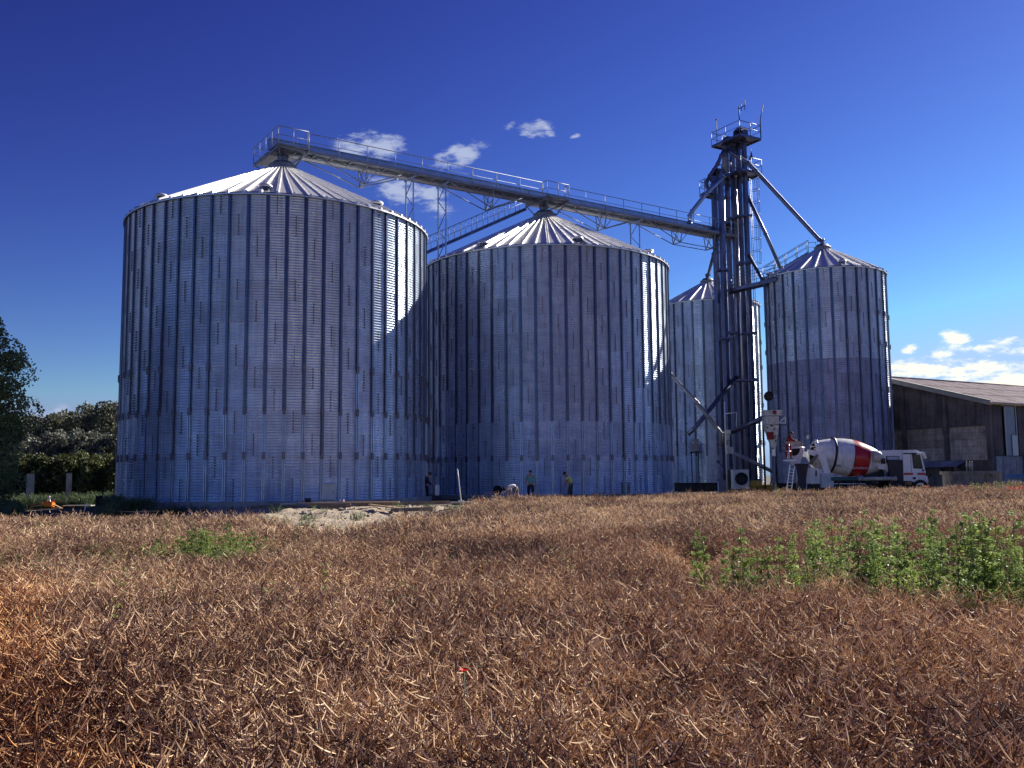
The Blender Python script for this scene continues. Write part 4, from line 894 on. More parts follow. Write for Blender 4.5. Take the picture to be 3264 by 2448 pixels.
m = MB(); p = q2(945, 900, YC); m.lathe((p.x, TRY+.35, p.z), [(0, -.12), (.42, -.12), (.46, -.05), (.46, .1)], 24, axis=(0, 1, 0)); m.build('drum_roller_guard', 'dirty_white', tr)
m = MB(); A_ = q2(925, 765); m.tube([q2(920, 800), q2(945, 760), q2(985, 800), q2(920, 805)], .035, 6); m.tube([q2(955, 765), q2(985, 820), q2(940, 818)], .035, 6); m.build('mouth_frame', 'aluminium', tr)
m = MB(); a = q2(908, 745); m.box((a.x, TRY+.2, a.z), (.12, .1, .22)); m.build('rear_lamp', 'white_paint', tr)
m = MB(); a = q2(850, 790, YC); m.box((a.x-.1, YC+.5, a.z-.05), (1.0, .06, .5)); m.build('feed_guard', 'board_concrete', tr)
# side tube
a = q2(1040, 1001); b = q2(1205, 1001); c_ = q2(1435, 997)
m = MB(); m.tube([a, b], .135, 12); m.build('hose_tray', 'green_tube', tr)
m = MB(); m.tube([b+Vector((.01, 0, 0)), c_], .12, 12); m.tube([c_-Vector((.08, 0, 0)), c_+Vector((.02, 0, 0))], .16, 12); m.build('hose_tray', 'dirty_white', tr)
m = MB(); p = q2(1018, 1008); m.box((p.x, TRY+.1, p.z), (.35, .3, .35)); m.build('tool_box', 'navy_plastic', tr)
# side body: drum stand, engine box, oil tank
slab('front_bearing_stand', [(1290, 880), (1345, 860), (1400, 860), (1400, 1010), (1300, 1010)], .8, 'chute_dark', dy=.9)
slab('rear_body', [(1300, 829), (1482, 824), (1482, 960), (1400, 960), (1390, 945), (1345, 940)], 1.7, 'white_paint', dy=.35)
slab('body_window_frame', [(1390, 862), (1468, 862), (1468, 905), (1390, 905)], .05, 'black_rubber', dy=.30)
slab('body_window', [(1395, 866), (1463, 866), (1463, 884), (1395, 884)], .05, 'pale_sheet', dy=.27)
slab('air_intake', [(1392, 885), (1475, 885), (1482, 1050), (1410, 1050), (1402, 960), (1400, 925)], .5, 'chute_dark', dy=.02)
m = MB(); p = q2(1335, 868); m.tube([(p.x-.35, TRY+.3, p.z+.02), (p.x+.12, TRY+.3, p.z+.02), (p.x+.24, TRY+.3, p.z), (p.x+.28, TRY+.3, p.z)], [.36, .36, .26, .05], 20); m.build('water_cylinder', 'dirty_white', tr)
m = MB(); p = q2(1360, 893); m.box((p.x, TRY+.02, p.z), (.22, .15, .35)); m.build('valve_box', 'dark_steel', tr)
# cab
cab = [(1480, 826), (1560, 824), (1578, 832), (1590, 848), (1605, 900), (1614, 935), (1619, 960), (1620, 1010), (1617, 1036), (1562, 1038), (1553, 1022), (1535, 1013), (1485, 1012)]
co = slab('cab', cab, 2.35, 'white_paint', dy=.05)
def cabpart(name, pts, th, mt, dy):
    m = MB(); P_ = [q2(x, y, TRY) for x, y in pts]; m.prism(P_, (0, dy, 0), (0, dy+th, 0)); return m.build(name, mt, co)
cabpart('side_window', [(1538, 853), (1582, 855), (1597, 935), (1548, 932)], .03, 'glass', .02)
cabpart('window_seal', [(1534, 848), (1584, 850), (1602, 940), (1544, 937)], .02, 'black_rubber', .035)
cabpart('roof_trim', [(1482, 843), (1580, 843), (1580, 851), (1482, 850)], .02, 'dark_steel', .03)
cabpart('red_stripe', [(1487, 963), (1542, 963), (1542, 977), (1487, 977)], .02, 'red_paint', .032)
cabpart('red_stripe', [(1568, 963), (1616, 963), (1618, 977), (1568, 977)], .02, 'red_paint', .032)
cabpart('door_step', [(1540, 990), (1558, 990), (1558, 1002), (1540, 1002)], .02, 'black_rubber', .03)
cabpart('door_seam', [(1526, 852), (1528, 852), (1532, 960), (1530, 960)], .012, 'dark_steel', .04)
cabpart('air_grille', [(1595, 945), (1610, 942), (1605, 955), (1597, 955)], .04, 'black_rubber', .02)
cabpart('mirror', [(1555, 842), (1582, 846), (1580, 854), (1560, 854)], .12, 'white_paint', -.15)
m = MB(); A_ = q2(1590, 838); B_ = q2(1622, 878); m.prism([A_, A_+Vector((.22, 0, .02)), B_+Vector((.05, 0, .05)), B_], (0, .05, 0), (0, 2.2, 0)); m.build('sun_visor', 'white_paint', co)
m = MB(); A_ = q2(1601, 862); B_ = q2(1618, 930); m.prism([A_+Vector((.0, 0, 0)), A_+Vector((.03, 0, 0)), B_+Vector((.02, 0, 0)), B_+Vector((-.02, 0, 0))], (0, .2, 0), (0, 2.2, 0)); m.build('windscreen', 'glass', co)
m = MB(); A_ = q2(1618, 985); B_ = q2(1630, 1035); m.box(((A_.x+B_.x)/2, YC, (A_.z+B_.z)/2), (.18, 2.3, A_.z-B_.z)); m.build('bumper', 'white_paint', co)
m = MB(); m.box((B_.x+.05, YC-1.0, B_.z+.25), (.06, .35, .2)); m.build('headlight', 'aluminium', co)
m = MB(); m.box((B_.x+.05, YC+1.0, B_.z+.25), (.06, .35, .2)); m.build('headlight', 'aluminium', co)

# ladder beside the truck
LY = TRY-1.0
def zl(x, y, Y=LY): return PY(2420+x/5.53, 1300+y/5.53, Y)
lad = thing('step_ladder', 'white aluminium ladder standing against the rear of the mixer truck', 'ladder', zl(520, 1520))
for a, b in (((470, 1530), (545, 1000)), ((560, 1520), (620, 1030))):
    p0 = zl(*a); p0.z = max(p0.z, .0); m = MB(); m.beam(p0, zl(*b), .06, .05); m.build('side_rail', 'aluminium', lad)
for k in range(8):
    t_ = k/8; A_ = zl(477+68*t_, 1490-480*t_); B_ = zl(563+55*t_, 1485-450*t_); m = MB(); m.beam(A_, B_, .045, .03); m.build('rung', 'aluminium', lad)
m = MB(); m.tube([zl(660, 1500), zl(665, 1250), zl(640, 1030)], .025, 6); m.tube([zl(530, 920), zl(525, 640)], .03, 6); m.tube([zl(450, 605), zl(560, 605)], .025, 6); m.tube([zl(460, 765), zl(560, 765)], .025, 6); m.build('guard_frame', 'aluminium', lad)
m = MB(); a, b = zl(462, 908), zl(655, 945); m.box(((a.x+b.x)/2, LY+.25, (a.z+b.z)/2), (b.x-a.x, .5, .12)); m.build('step_plate', 'white_paint', lad)
p = zl(820, 1500); m = MB(); m.tube([zl(825, 1500), zl(838, 1340)], .03, 6); m.build('grab_bar', 'aluminium', lad)

# ------------------------------------------------------------------ people
def skin_obj(name, verts, edges, radii, mt, parent, root=0, sub=2):
    me = bpy.data.meshes.new(name); off = ORG[parent.name]
    me.from_pydata([tuple(Vector(v)-off) for v in verts], edges, []); me.materials.append(M[mt])
    o = bpy.data.objects.new(name, me); COL.objects.link(o); o.parent = parent
    md = o.modifiers.new('skin', 'SKIN'); md.use_smooth_shade = True
    if len(me.skin_vertices) == 0:
        print('NO SKIN LAYER')
    for i, r in enumerate(radii):
        sv = me.skin_vertices[0].data[i]; sv.radius = (r, r) if not isinstance(r, tuple) else r; sv.use_root = (i == root)
    sb = o.modifiers.new('sub', 'SUBSURF'); sb.levels = sub; sb.render_levels = sub
    ORG[o.name] = off; return o
def person(label, base, J, shirt, legs, right=Vector((1, 0, 0)), fwd=Vector((0, -1, 0)), shorts=False, bare_arms=True, cap=None):
    """J: joint name -> (right, forward, up) in metres from base"""
    base = Vector(base); p = thing('person', label, 'person', base)
    W = lambda k: base+right*J[k][0]+fwd*J[k][1]+Vector((0, 0, J[k][2]))
    names = ['pelvis', 'waist', 'chest', 'neck', 'head', 'crown', 'nose', 'shL', 'elL', 'wrL', 'haL', 'shR', 'elR', 'wrR', 'haR', 'hipL', 'knL', 'anL', 'toL', 'hipR', 'knR', 'anR', 'toR']
    rad = dict(pelvis=(.14, .11), waist=(.13, .10), chest=(.16, .115), neck=.06, head=.095, crown=.075, nose=.018, shL=.06, elL=.043, wrL=.032, haL=.038, shR=.06, elR=.043, wrR=.032, haR=.038, hipL=.09, knL=.058, anL=.04, toL=.04, hipR=.09, knR=.058, anR=.04, toR=.04)
    E = [('pelvis', 'waist'), ('waist', 'chest'), ('chest', 'neck'), ('neck', 'head'), ('head', 'crown'), ('head', 'nose'), ('chest', 'shL'), ('shL', 'elL'), ('elL', 'wrL'), ('wrL', 'haL'), ('chest', 'shR'), ('shR', 'elR'), ('elR', 'wrR'), ('wrR', 'haR'), ('pelvis', 'hipL'), ('hipL', 'knL'), ('knL', 'anL'), ('anL', 'toL'), ('pelvis', 'hipR'), ('hipR', 'knR'), ('knR', 'anR'), ('anR', 'toR')]
    J['nose'] = tuple(J['head'][i]+(J.get('face', (0, 1, 0))[i])*.115 for i in range(3))
    ix = {k: i for i, k in enumerate(names)}
    skin_obj('body', [W(k) for k in names], [(ix[a], ix[b]) for a, b in E], [rad[k] for k in names], 'skin', p)
    # five short fingers per hand
    for s in 'LR':
        w_, h_ = W('wr'+s), W('ha'+s); d = (h_-w_).normalized(); sd_ = d.cross(fwd).normalized()
        m = MB()
        for k, (o_, L_) in enumerate(((-.03, .075), (-.01, .085), (.01, .08), (.03, .065))):
            a_ = h_+sd_*o_; m.tube([a_, a_+d*L_*.55, a_+d*L_*.9+fwd*.02], [.011, .010, .008], 5)
        m.tube([h_-d*.02+fwd*.03, h_+d*.02+fwd*.06], [.012, .009], 5); m.build('fingers', 'skin', p)
    sh = ['pelvis', 'waist', 'chest', 'neckb', 'shL', 'slL', 'shR', 'slR']
    def mid(a, b, t): return W(a)+(W(b)-W(a))*t
    V = {'pelvis': mid('pelvis', 'waist', .1), 'waist': W('waist'), 'chest': W('chest'), 'neckb': mid('chest', 'neck', .6), 'shL': W('shL'), 'slL': mid('shL', 'elL', .75 if bare_arms else 1.0), 'shR': W('shR'), 'slR': mid('shR', 'elR', .75 if bare_arms else 1.0)}
    vs = [V[k] for k in sh]; ed = [(0, 1), (1, 2), (2, 3), (2, 4), (4, 5), (2, 6), (6, 7)]; rr = [(.165, .13), (.155, .125), (.185, .135), .075, .08, .07, .08, .07]
    if not bare_arms: vs += [W('wrL'), W('wrR')]; ed += [(5, 8), (7, 9)]; rr += [.048, .048]
    skin_obj('shirt', vs, ed, rr, shirt, p)
    tt = .62 if shorts else .97
    vs = [mid('pelvis', 'waist', .45), W('pelvis'), W('hipL'), mid('hipL', 'knL', 1 if not shorts else .8), W('hipR'), mid('hipR', 'knR', 1 if not shorts else .8)]
    ed = [(0, 1), (1, 2), (2, 3), (1, 4), (4, 5)]; rr = [(.15, .12), (.165, .135), .112, .085, .112, .085]
    if not shorts: vs += [mid('knL', 'anL', .95), mid('knR', 'anR', .95)]; ed += [(3, 6), (5, 7)]; rr += [.07, .07]
    skin_obj('trousers', vs, ed, rr, legs, p, root=1)
    for s in 'LR':
        a_ = W('an'+s); b_ = W('to'+s); m = MB(); d = (b_-a_); d.z = 0; d = d.normalized(); q = Vector((a_.x, a_.y, min(a_.z, b_.z)))
        m.tube([q-d*.08+Vector((0, 0, .02)), q+d*.03+Vector((0, 0, .03)), q+d*.18+Vector((0, 0, .0))], [.05, .06, .045], 8); m.build('shoe', 'boots', p)
    hd = W('head'); cr_ = W('crown'); u_ = (cr_-hd).normalized(); m = MB()
    fc = right*J.get('face', (0, 1, 0))[0]+fwd*J.get('face', (0, 1, 0))[1]+Vector((0, 0, J.get('face', (0, 1, 0))[2]))
    c_ = hd+u_*.04-fc*.022
    m.lathe(c_, [(.108*math.cos(t_), .115*math.sin(t_)) for t_ in np.linspace(-.15, math.pi/2, 8)], 16, axis=u_); m.build('hair' if not cap else 'cap', cap or 'hair', p)
    m = MB()
    sdh = u_.cross(fc).normalized()
    for s in (-1, 1): m.box(hd+fc*.098+sdh*.034*s+u_*.02, (.016, .016, .012)); 
    m.box(hd+fc*.1-u_*.045, (.04, .012, .008)); m.build('eyes_and_mouth', 'hair', p)
    m = MB()
    for s in (-1, 1): m.box(hd+sdh*.1*s, (.03, .03, .055))
    m.build('ears', 'skin', p)
    return p
stand = lambda: dict(pelvis=(0, 0, .95), waist=(0, .01, 1.13), chest=(0, .0, 1.38), neck=(0, .0, 1.55), head=(0, .03, 1.66), crown=(0, .02, 1.74), shL=(-.2, 0, 1.44), elL=(-.27, -.02, 1.17), wrL=(-.27, .06, .95), haL=(-.27, .09, .88), shR=(.2, 0, 1.44), elR=(.28, -.02, 1.17), wrR=(.3, .06, .95), haR=(.3, .09, .88), hipL=(-.1, 0, .9), knL=(-.13, .03, .5), anL=(-.15, 0, .09), toL=(-.18, .15, .04), hipR=(.1, 0, .9), knR=(.12, .03, .5), anR=(.14, 0, .09), toR=(.16, .15, .04))
# green shirt, standing, facing us, head down a little
J = stand(); J['head'] = (-.01, .07, 1.63); J['crown'] = (-.01, .08, 1.72); J['face'] = (-.1, .93, -.3)
p = PY(1692, 1590, 54.5); person('man in a teal T-shirt and dark trousers standing at the foot of the middle silo', (p.x, 54.5, 0), J, 'shirt_teal', 'trousers')
# yellow shirt, bending forward to the left
J = stand(); J.update(pelvis=(.12, 0, .93), waist=(.10, .02, 1.10), chest=(-.02, .05, 1.33), neck=(-.15, .07, 1.47), head=(-.24, .08, 1.52), crown=(-.29, .09, 1.60), face=(-.75, .3, -.58), shL=(-.06, .18, 1.36), elL=(-.2, .22, 1.10), wrL=(-.24, .2, .86), haL=(-.25, .2, .79), shR=(.0, -.12, 1.37), elR=(-.12, -.12, 1.1), wrR=(-.2, -.1, .88), haR=(-.22, -.1, .81), hipL=(.1, .1, .88), knL=(-.02, .12, .5), anL=(.02, .1, .09), toL=(-.12, .14, .04), hipR=(.16, -.1, .88), knR=(.12, -.12, .48), anR=(.27, -.12, .09), toR=(.16, -.1, .04))
p = PY(1817, 1585, 56); person('man in a bright yellow shirt stooping right of the man in teal', (p.x-.05, 56.0, .0), J, 'shirt_yellow', 'camo_trousers')
p2 = Vector((p.x-.3, 55.8, 0)); m = MB(); m.tube([p2+Vector((-.05, .1, 0)), p2+Vector((-.02, .1, 1.25))], .018, 6); m.build('hoe', 'wood_new', None, label='short tool held by the man in yellow', cat='tool')
# white shirt, bent double
GZB = gz(.07, 51.5)
J = stand(); J.update(pelvis=(.12, 0, .82), waist=(.02, .03, .92), chest=(-.2, .08, .88), neck=(-.36, .12, .80), head=(-.45, .14, .76), crown=(-.52, .15, .72), face=(-.35, .3, -.88), shL=(-.24, .24, .84), elL=(-.27, .27, .58), wrL=(-.3, .28, .34), haL=(-.3, .28, .27), shR=(-.2, -.08, .86), elR=(-.1, -.06, .6), wrR=(-.2, .0, .38), haR=(-.22, .0, .31), hipL=(.10, .1, .78), knL=(.02, .16, .42), anL=(.04, .12, .09), toL=(-.08, .2, .04), hipR=(.18, -.1, .78), knR=(.24, -.04, .42), anR=(.38, -.06, .09), toR=(.28, .04, .04))
p = PY(1636, 1600, 51.5); person('man in a white T-shirt and shorts bent double with his hands near the ground', (p.x, 51.5, GZB), J, 'shirt_white', 'wood_old', shorts=True)
# dark figure in the gap between the silos
J = stand(); J.update(chest=(.08, .02, 1.36), neck=(.2, .04, 1.5), head=(.27, .05, 1.56), crown=(.31, .05, 1.65), face=(.8, .2, -.5), shL=(.02, .17, 1.4), elL=(.16, .24, 1.15), wrL=(.36, .16, 1.02), haL=(.43, .14, .99), shR=(.08, -.16, 1.4), elR=(.18, -.18, 1.1), wrR=(.36, -.04, .96), haR=(.43, .0, .92))
p = PY(1356, 1592, 55); person('man in dark clothes leaning on a tool in the shaded gap between the wide silos', (p.x, 55, 0), J, 'shirt_navy', 'trousers', bare_arms=False)
m = MB(); q = Vector((p.x+.46, 55-.05, 0)); m.tube([q+Vector((.12, 0, .0)), q+Vector((-.03, 0, 1.35))], .018, 6); m.build('rake', 'wood_new', None, label='long tool handle held in the shaded gap between the silos', cat='tool')
# worker in red on the ladder platform
J = stand(); J.update(chest=(.08, .03, 1.36), neck=(.16, .04, 1.5), head=(.22, .05, 1.56), crown=(.25, .06, 1.66), face=(.6, .4, -.65), shL=(.05, .18, 1.4), elL=(.2, .25, 1.18), wrL=(.4, .22, 1.15), haL=(.46, .2, 1.14), shR=(.1, -.14, 1.4), elR=(.25, -.1, 1.15), wrR=(.44, 0, 1.12), haR=(.5, .02, 1.12))
p = zl(545, 910, LY+.3); person('worker in red standing on the ladder behind the mixer drum', (p.x-.08, LY+.28, p.z+.03), J, 'red_cloth', 'red_cloth', bare_arms=False)

# ------------------------------------------------------------------ site clutter on the sand and by the silos
def plank(label, p0, p1, w, h, mt='wood_new', Y=45.0, Y1=None, group='planks lying on the sand', base=None):
    a = PY(*p0, Y); b = PY(*p1, Y1 or Y); m = MB(); m.beam(a, b, w, h); return m.build('plank', mt, None, label=label, cat='plank', group=group)
plank('longest thin orange-brown plank lying along the foot of the left silo', (951, 1603), (1273, 1600), .22, .05, 'wood_new', 44.6)
plank('short pale plank at the left end of the plank line', (895, 1606), (948, 1606), .2, .06, 'pale_sheet', 44.6)
plank('thick squared timber lying by itself on the sand', (1246, 1626), (1381, 1621), .22, .17, 'wood_old', 42.5)
plank('slim pale plank resting aslant on stones above the thick timber', (1178, 1608), (1272, 1620), .16, .05, 'wood_new', 43.6, 42.9)
plank('pale plank touching the slanting one, pointing left', (1185, 1612), (1250, 1617), .14, .04, 'wood_new', 43.2, 43.4)
plank('dark formwork board under the long plank, left piece', (977, 1613), (1118, 1611), .05, .20, 'wood_old', 44.3, group='formwork boards on the sand')
plank('dark formwork board under the short pale plank', (800, 1618), (958, 1614), .05, .20, 'wood_old', 44.4, group='formwork boards on the sand')
plank('dark formwork board right of the long plank middle', (1128, 1609), (1268, 1606), .05, .16, 'wood_old', 44.6, group='formwork boards on the sand')
plank('dark formwork board reaching towards the bull float', (1275, 1606), (1432, 1601), .05, .16, 'wood_old', 45.6, group='formwork boards on the sand')
plank('narrow pale lath in the grass before the left silo', (330, 1632), (500, 1629), .1, .04, 'wood_new', 41.5, group='laths left of the silo')
plank('long dark formwork board from the float to the bent worker', (1515, 1600), (1640, 1594), .05, .14, 'wood_old', 50.5, group='formwork boards on the sand')
p = PY(981, 1602, 44.8); m = MB(); m.lathe((p.x, 44.8, p.z), [(0, 0), (.12, 0), (.17, .20), (.15, .20), (.1, .02)], 18); m.build('bucket', 'dark_steel', None, label='dark bucket standing at the foot of the left silo', cat='bucket')
p = PY(1090, 1599, 44.6); t_ = thing('small_box', 'small white and red pack lying on the long plank', 'box', p); m = MB(); m.box(p+Vector((0, 0, .05)), (.20, .12, .08)); m.build('pack', 'white_paint', t_); m = MB(); m.box(p+Vector((0, -.005, .05)), (.07, .125, .082)); m.build('pack_band', 'red_paint', t_)
# bull float
bf = thing('bull_float', 'pale bull float board with its long white handle sticking up', 'bull float', PY(1470, 1600, 47))
a, b = PY(1436, 1602, 47), PY(1511, 1600, 47); m = MB(); m.beam(a, b, .32, .07); m.build('float_board', 'dirty_white', bf)
m = MB(); m.tube([PY(1470, 1596, 47), PY(1458, 1495, 46.6)], .025, 8); m.build('handle', 'white_paint', bf)
m = MB(); p = PY(1470, 1597, 47); m.box(p, (.3, .12, .07)); m.build('bracket', 'aluminium', bf)
plank('dark block under the bull float board', (1440, 1608), (1511, 1606), .28, .14, 'wood_old', 47.1, group='blocks under the bull float')
p = PY(1534, 1606, 48); t_ = thing('canister', 'orange plastic canister standing right of the bull float', 'canister', p); m = MB(); m.box(p+Vector((0, 0, .10)), (.20, .16, .2)); m.build('body', 'orange_plastic', t_); m = MB(); m.tube([p+Vector((-.06, 0, .2)), p+Vector((-.05, 0, .26)), p+Vector((.05, 0, .26)), p+Vector((.06, 0, .2))], .015, 6); m.build('handle', 'orange_plastic', t_)
# white meter box on the wall gap
p = PY(1394, 1577, 54); t_ = thing('meter_box', 'upright white box in the gap between the wide silos', 'box', (p.x, 54, 0)); m = MB(); m.box((p.x, 54, .68), (.24, .2, .6)); m.build('housing', 'white_paint', t_); m = MB(); m.box((p.x, 54, .2), (.1, .1, .4)); m.build('stand', 'dark_steel', t_)
# concrete posts at left
for px, y0, y1, Y, w, lb in ((98, 1512, 1580, 66, .50, 'broad weathered concrete post left of the silo'), (221, 1509, 1595, 63, .34, 'narrow weathered concrete post nearer to the left silo')):
    a = PY(px, y0, Y); zb = gz(a.x, Y)-.05; m = MB(); m.box((a.x, Y, (a.z+zb)/2), (w, w*.9, a.z-zb), Matrix.Rotation(.5, 3, 'Z')); m.box((a.x, Y, a.z+.012), (w*.86, w*.78, .03), Matrix.Rotation(.5, 3, 'Z')); m.build('concrete_post', 'concrete', None, label=lb, cat='post', group='concrete posts by the wood')
# debris heap at left
dp = PY(205, 1622, 45); HD = dp.z
for i, (x0, y0, x1, y1, Y0, Y1, mt) in enumerate(((92, 1624, 195, 1620, 44.8, 45, 'wood_new'), (98, 1616, 160, 1604, 45.4, 45.2, 'wood_new'), (88, 1610, 135, 1604, 45.6, 45.9, 'wood_old'), (170, 1608, 196, 1620, 45.2, 44.6, 'wood_new'), (205, 1612, 296, 1611, 46, 45.8, 'dirty_white'))):
    plank(['flat tan board at the front of the debris heap', 'tan lath leaning across the debris heap', 'brown lath at the back left of the debris heap', 'short lath sloping down right of the orange box', 'pale board lying between the debris heap and the silo'][i], (x0, y0), (x1, y1), .5 if i in (0, 4) else .12, .06, mt, Y0+15, Y1+15, group='boards of the debris heap')
p = PY(155, 1613, 60.1); t_ = thing('tool_box', 'orange plastic box on the debris heap at the left', 'box', p); m = MB(); m.box(p+Vector((0, 0, .12)), (.62, .4, .26), Matrix.Rotation(.15, 3, 'Y')); m.build('body', 'orange_plastic', t_); m = MB(); m.box(p+Vector((0, -.0, .28)), (.56, .36, .05)); m.build('lid', 'red_paint', t_)
t_ = thing('tripod', 'small white tripod standing on the debris heap', 'tripod', PY(157, 1598, 60.3)); q = PY(157, 1584, 60.3)
for dx, dy in ((-.16, -.1), (.17, -.08), (.0, .18)): m = MB(); m.tube([q, q+Vector((dx*1.3, dy*1.3, -.6))], .03, 6); m.build('leg', 'aluminium', t_)
m = MB(); m.lathe(q, [(0, -.04), (.06, -.03), (.07, .05), (0, .07)], 10); m.build('head', 'white_paint', t_)
m = MB(); m.tube([PY(267, 1634, 40.5), PY(276, 1603, 40.4)], .022, 6); m.build('stake', 'white_paint', None, label='thin white stake leaning in the grass before the left silo', cat='stake')
p = PY(315, 1612, 53); m = MB(); m.lathe((p.x, 53, p.z), [(0, 0), (.19, 0), (.2, .3), (.19, .55), (0, .55)], 18); m.build('barrel', 'black_rubber', None, label='black barrel left of the left silo', cat='barrel')
m = MB(); m.tube([PY(322, 1600, 53.3), PY(331, 1555, 53.3)], .025, 6); m.build('stake', 'dark_steel', None, label='dark leaning stake behind the black barrel', cat='stake')
#PLANTS
# ------------------------------------------------------------------ vegetation
def np_mesh(name, V, F3, mats, mi=None, F4=None, smooth=False):
    me = bpy.data.meshes.new(name)
    V = np.asarray(V, dtype=np.float32); loops = []; starts = []; tot = []
    n3 = len(F3) if F3 is not None else 0; n4 = len(F4) if F4 is not None else 0
    me.vertices.add(len(V)); me.vertices.foreach_set('co', V.reshape(-1))
    li = []
    if n3: li.append(np.asarray(F3, dtype=np.int32).reshape(-1))
    if n4: li.append(np.asarray(F4, dtype=np.int32).reshape(-1))
    li = np.concatenate(li); me.loops.add(len(li)); me.loops.foreach_set('vertex_index', li)
    ls = np.concatenate([np.arange(n3)*3, n3*3+np.arange(n4)*4]).astype(np.int32)
    me.polygons.add(n3+n4); me.polygons.foreach_set('loop_start', ls)
    for m_ in mats: me.materials.append(M[m_])
    if mi is not None: me.polygons.foreach_set('material_index', np.asarray(mi, dtype=np.int32))
    me.polygons.foreach_set('use_smooth', [smooth]*(n3+n4)); me.update(calc_edges=True); me.validate(); return me
class Acc:
    def __init__(s): s.V = []; s.F4 = []; s.mi = []; s.n = 0
    def strip(s, P, W, side, mi, tri=False):
        """tapering strip along points P with widths W. tri=True: 3-sided tube"""
        P = np.asarray(P); k = len(P); d = np.gradient(P, axis=0); d /= np.linalg.norm(d, axis=1, keepdims=True)+1e-9
        a = np.cross(d, side); a /= np.linalg.norm(a, axis=1, keepdims=True)+1e-9; b = np.cross(d, a); W = np.asarray(W)[:, None]
        if tri:
            ring = [P+a*W*math.cos(t)+b*W*math.sin(t) for t in (0, 2.094, 4.189)]; nr_ = 3
        else: ring = [P-a*W, P+a*W]; nr_ = 2
        V = np.stack(ring, 1).reshape(-1, 3); s.V.append(V)
        for i in range(k-1):
            for j in range(nr_ if tri else 1):
                j2 = (j+1) % nr_; s.F4.append((s.n+i*nr_+j, s.n+i*nr_+j2, s.n+(i+1)*nr_+j2, s.n+(i+1)*nr_+j)); s.mi.append(mi)
        s.n += len(V)
    def quads(s, C, A, B, mi):
        "array of quads with centres C and half axes A, B (leaf: kite shape)"
        k = len(C); V = np.stack([C-A, C-B*.9+A*.1, C+A, C+B*.9+A*.1], 1).reshape(-1, 3); s.V.append(V)
        idx_ = (np.arange(k*4).reshape(k, 4)+s.n).tolist(); s.F4 += [tuple(i) for i in idx_]; s.mi += [mi]*k; s.n += k*4
    def mesh(s, name, mats, smooth=False): return np_mesh(name, np.concatenate(s.V), None, mats, s.mi, s.F4, smooth)
def unit(v): return v/(np.linalg.norm(v)+1e-9)

# crop colours vary with the spot in the field and the plant
def cropmat(name, cols, trans):
    m = bpy.data.materials.new(name); m.use_nodes = True; t = m.node_tree; n = t.nodes; l = t.links; b = n['Principled BSDF']; b.inputs['Roughness'].default_value = .7; b.inputs['Specular IOR Level'].default_value = .25
    oi = n.new('ShaderNodeObjectInfo'); cr = n.new('ShaderNodeValToRGB'); cr.color_ramp.elements[0].color = (*cols[0], 1); cr.color_ramp.elements[1].color = (*cols[-1], 1)
    for i, c in enumerate(cols[1:-1]): e = cr.color_ramp.elements.new((i+1)/(len(cols)-1)); e.color = (*c, 1)
    ge = n.new('ShaderNodeNewGeometry'); nz = n.new('ShaderNodeTexNoise'); nz.inputs['Scale'].default_value = .35; nz.inputs['Detail'].default_value = 3; l.new(oi.outputs['Location'], nz.inputs['Vector'])
    ri = n.new('ShaderNodeMath'); ri.operation = 'MULTIPLY_ADD'; ri.inputs[1].default_value = .78; l.new(ge.outputs['Random Per Island'], ri.inputs[0]); 
    a_ = n.new('ShaderNodeMath'); a_.operation = 'MULTIPLY_ADD'; a_.inputs[1].default_value = .28; l.new(oi.outputs['Random'], a_.inputs[0]); 
    n_ = n.new('ShaderNodeMath'); n_.operation = 'MULTIPLY_ADD'; n_.inputs[1].default_value = 1.1; n_.inputs[2].default_value = -.56; l.new(nz.outputs['Fac'], n_.inputs[0])
    sxyz = n.new('ShaderNodeSeparateXYZ'); l.new(oi.outputs['Location'], sxyz.inputs[0])
    fx = n.new('ShaderNodeMath'); fx.operation = 'MULTIPLY_ADD'; fx.inputs[1].default_value = -.70; fx.inputs[2].default_value = .9; l.new(sxyz.outputs[0], fx.inputs[0])
    fy = n.new('ShaderNodeMath'); fy.operation = 'MULTIPLY_ADD'; fy.inputs[1].default_value = -.42; fy.use_clamp = True; l.new(sxyz.outputs[1], fy.inputs[0]); l.new(fx.outputs[0], fy.inputs[2])
    l.new(n_.outputs[0], ri.inputs[2]); l.new(ri.outputs[0], a_.inputs[2]); l.new(a_.outputs[0], cr.inputs[0])
    og = n.new('ShaderNodeMix'); og.data_type = 'RGBA'; og.blend_type = 'MULTIPLY'; og.inputs['B'].default_value = (1.0, .66, .30, 1); l.new(fy.outputs[0], og.inputs['Factor']); l.new(cr.outputs[0], og.inputs['A']); out = og.outputs['Result']   # orange filter tint painted into the crop colour at the near left
    l.new(out, b.inputs['Base Color'])
    td = n.new('ShaderNodeBsdfTranslucent'); l.new(out, td.inputs[0]); ms = n.new('ShaderNodeMixShader'); ms.inputs[0].default_value = trans; l.new(b.outputs[0], ms.inputs[1]); l.new(td.outputs[0], ms.inputs[2]); l.new(ms.outputs[0], n['Material Output'].inputs[0]); M[name] = m
cropmat('pod', [(.04, .02, .022), (.14, .075, .06), (.43, .265, .17), (.84, .60, .36), (1.0, .80, .52)], .18)
cropmat('stalk', [(.07, .03, .03), (.12, .06, .045), (.40, .26, .17)], .0)

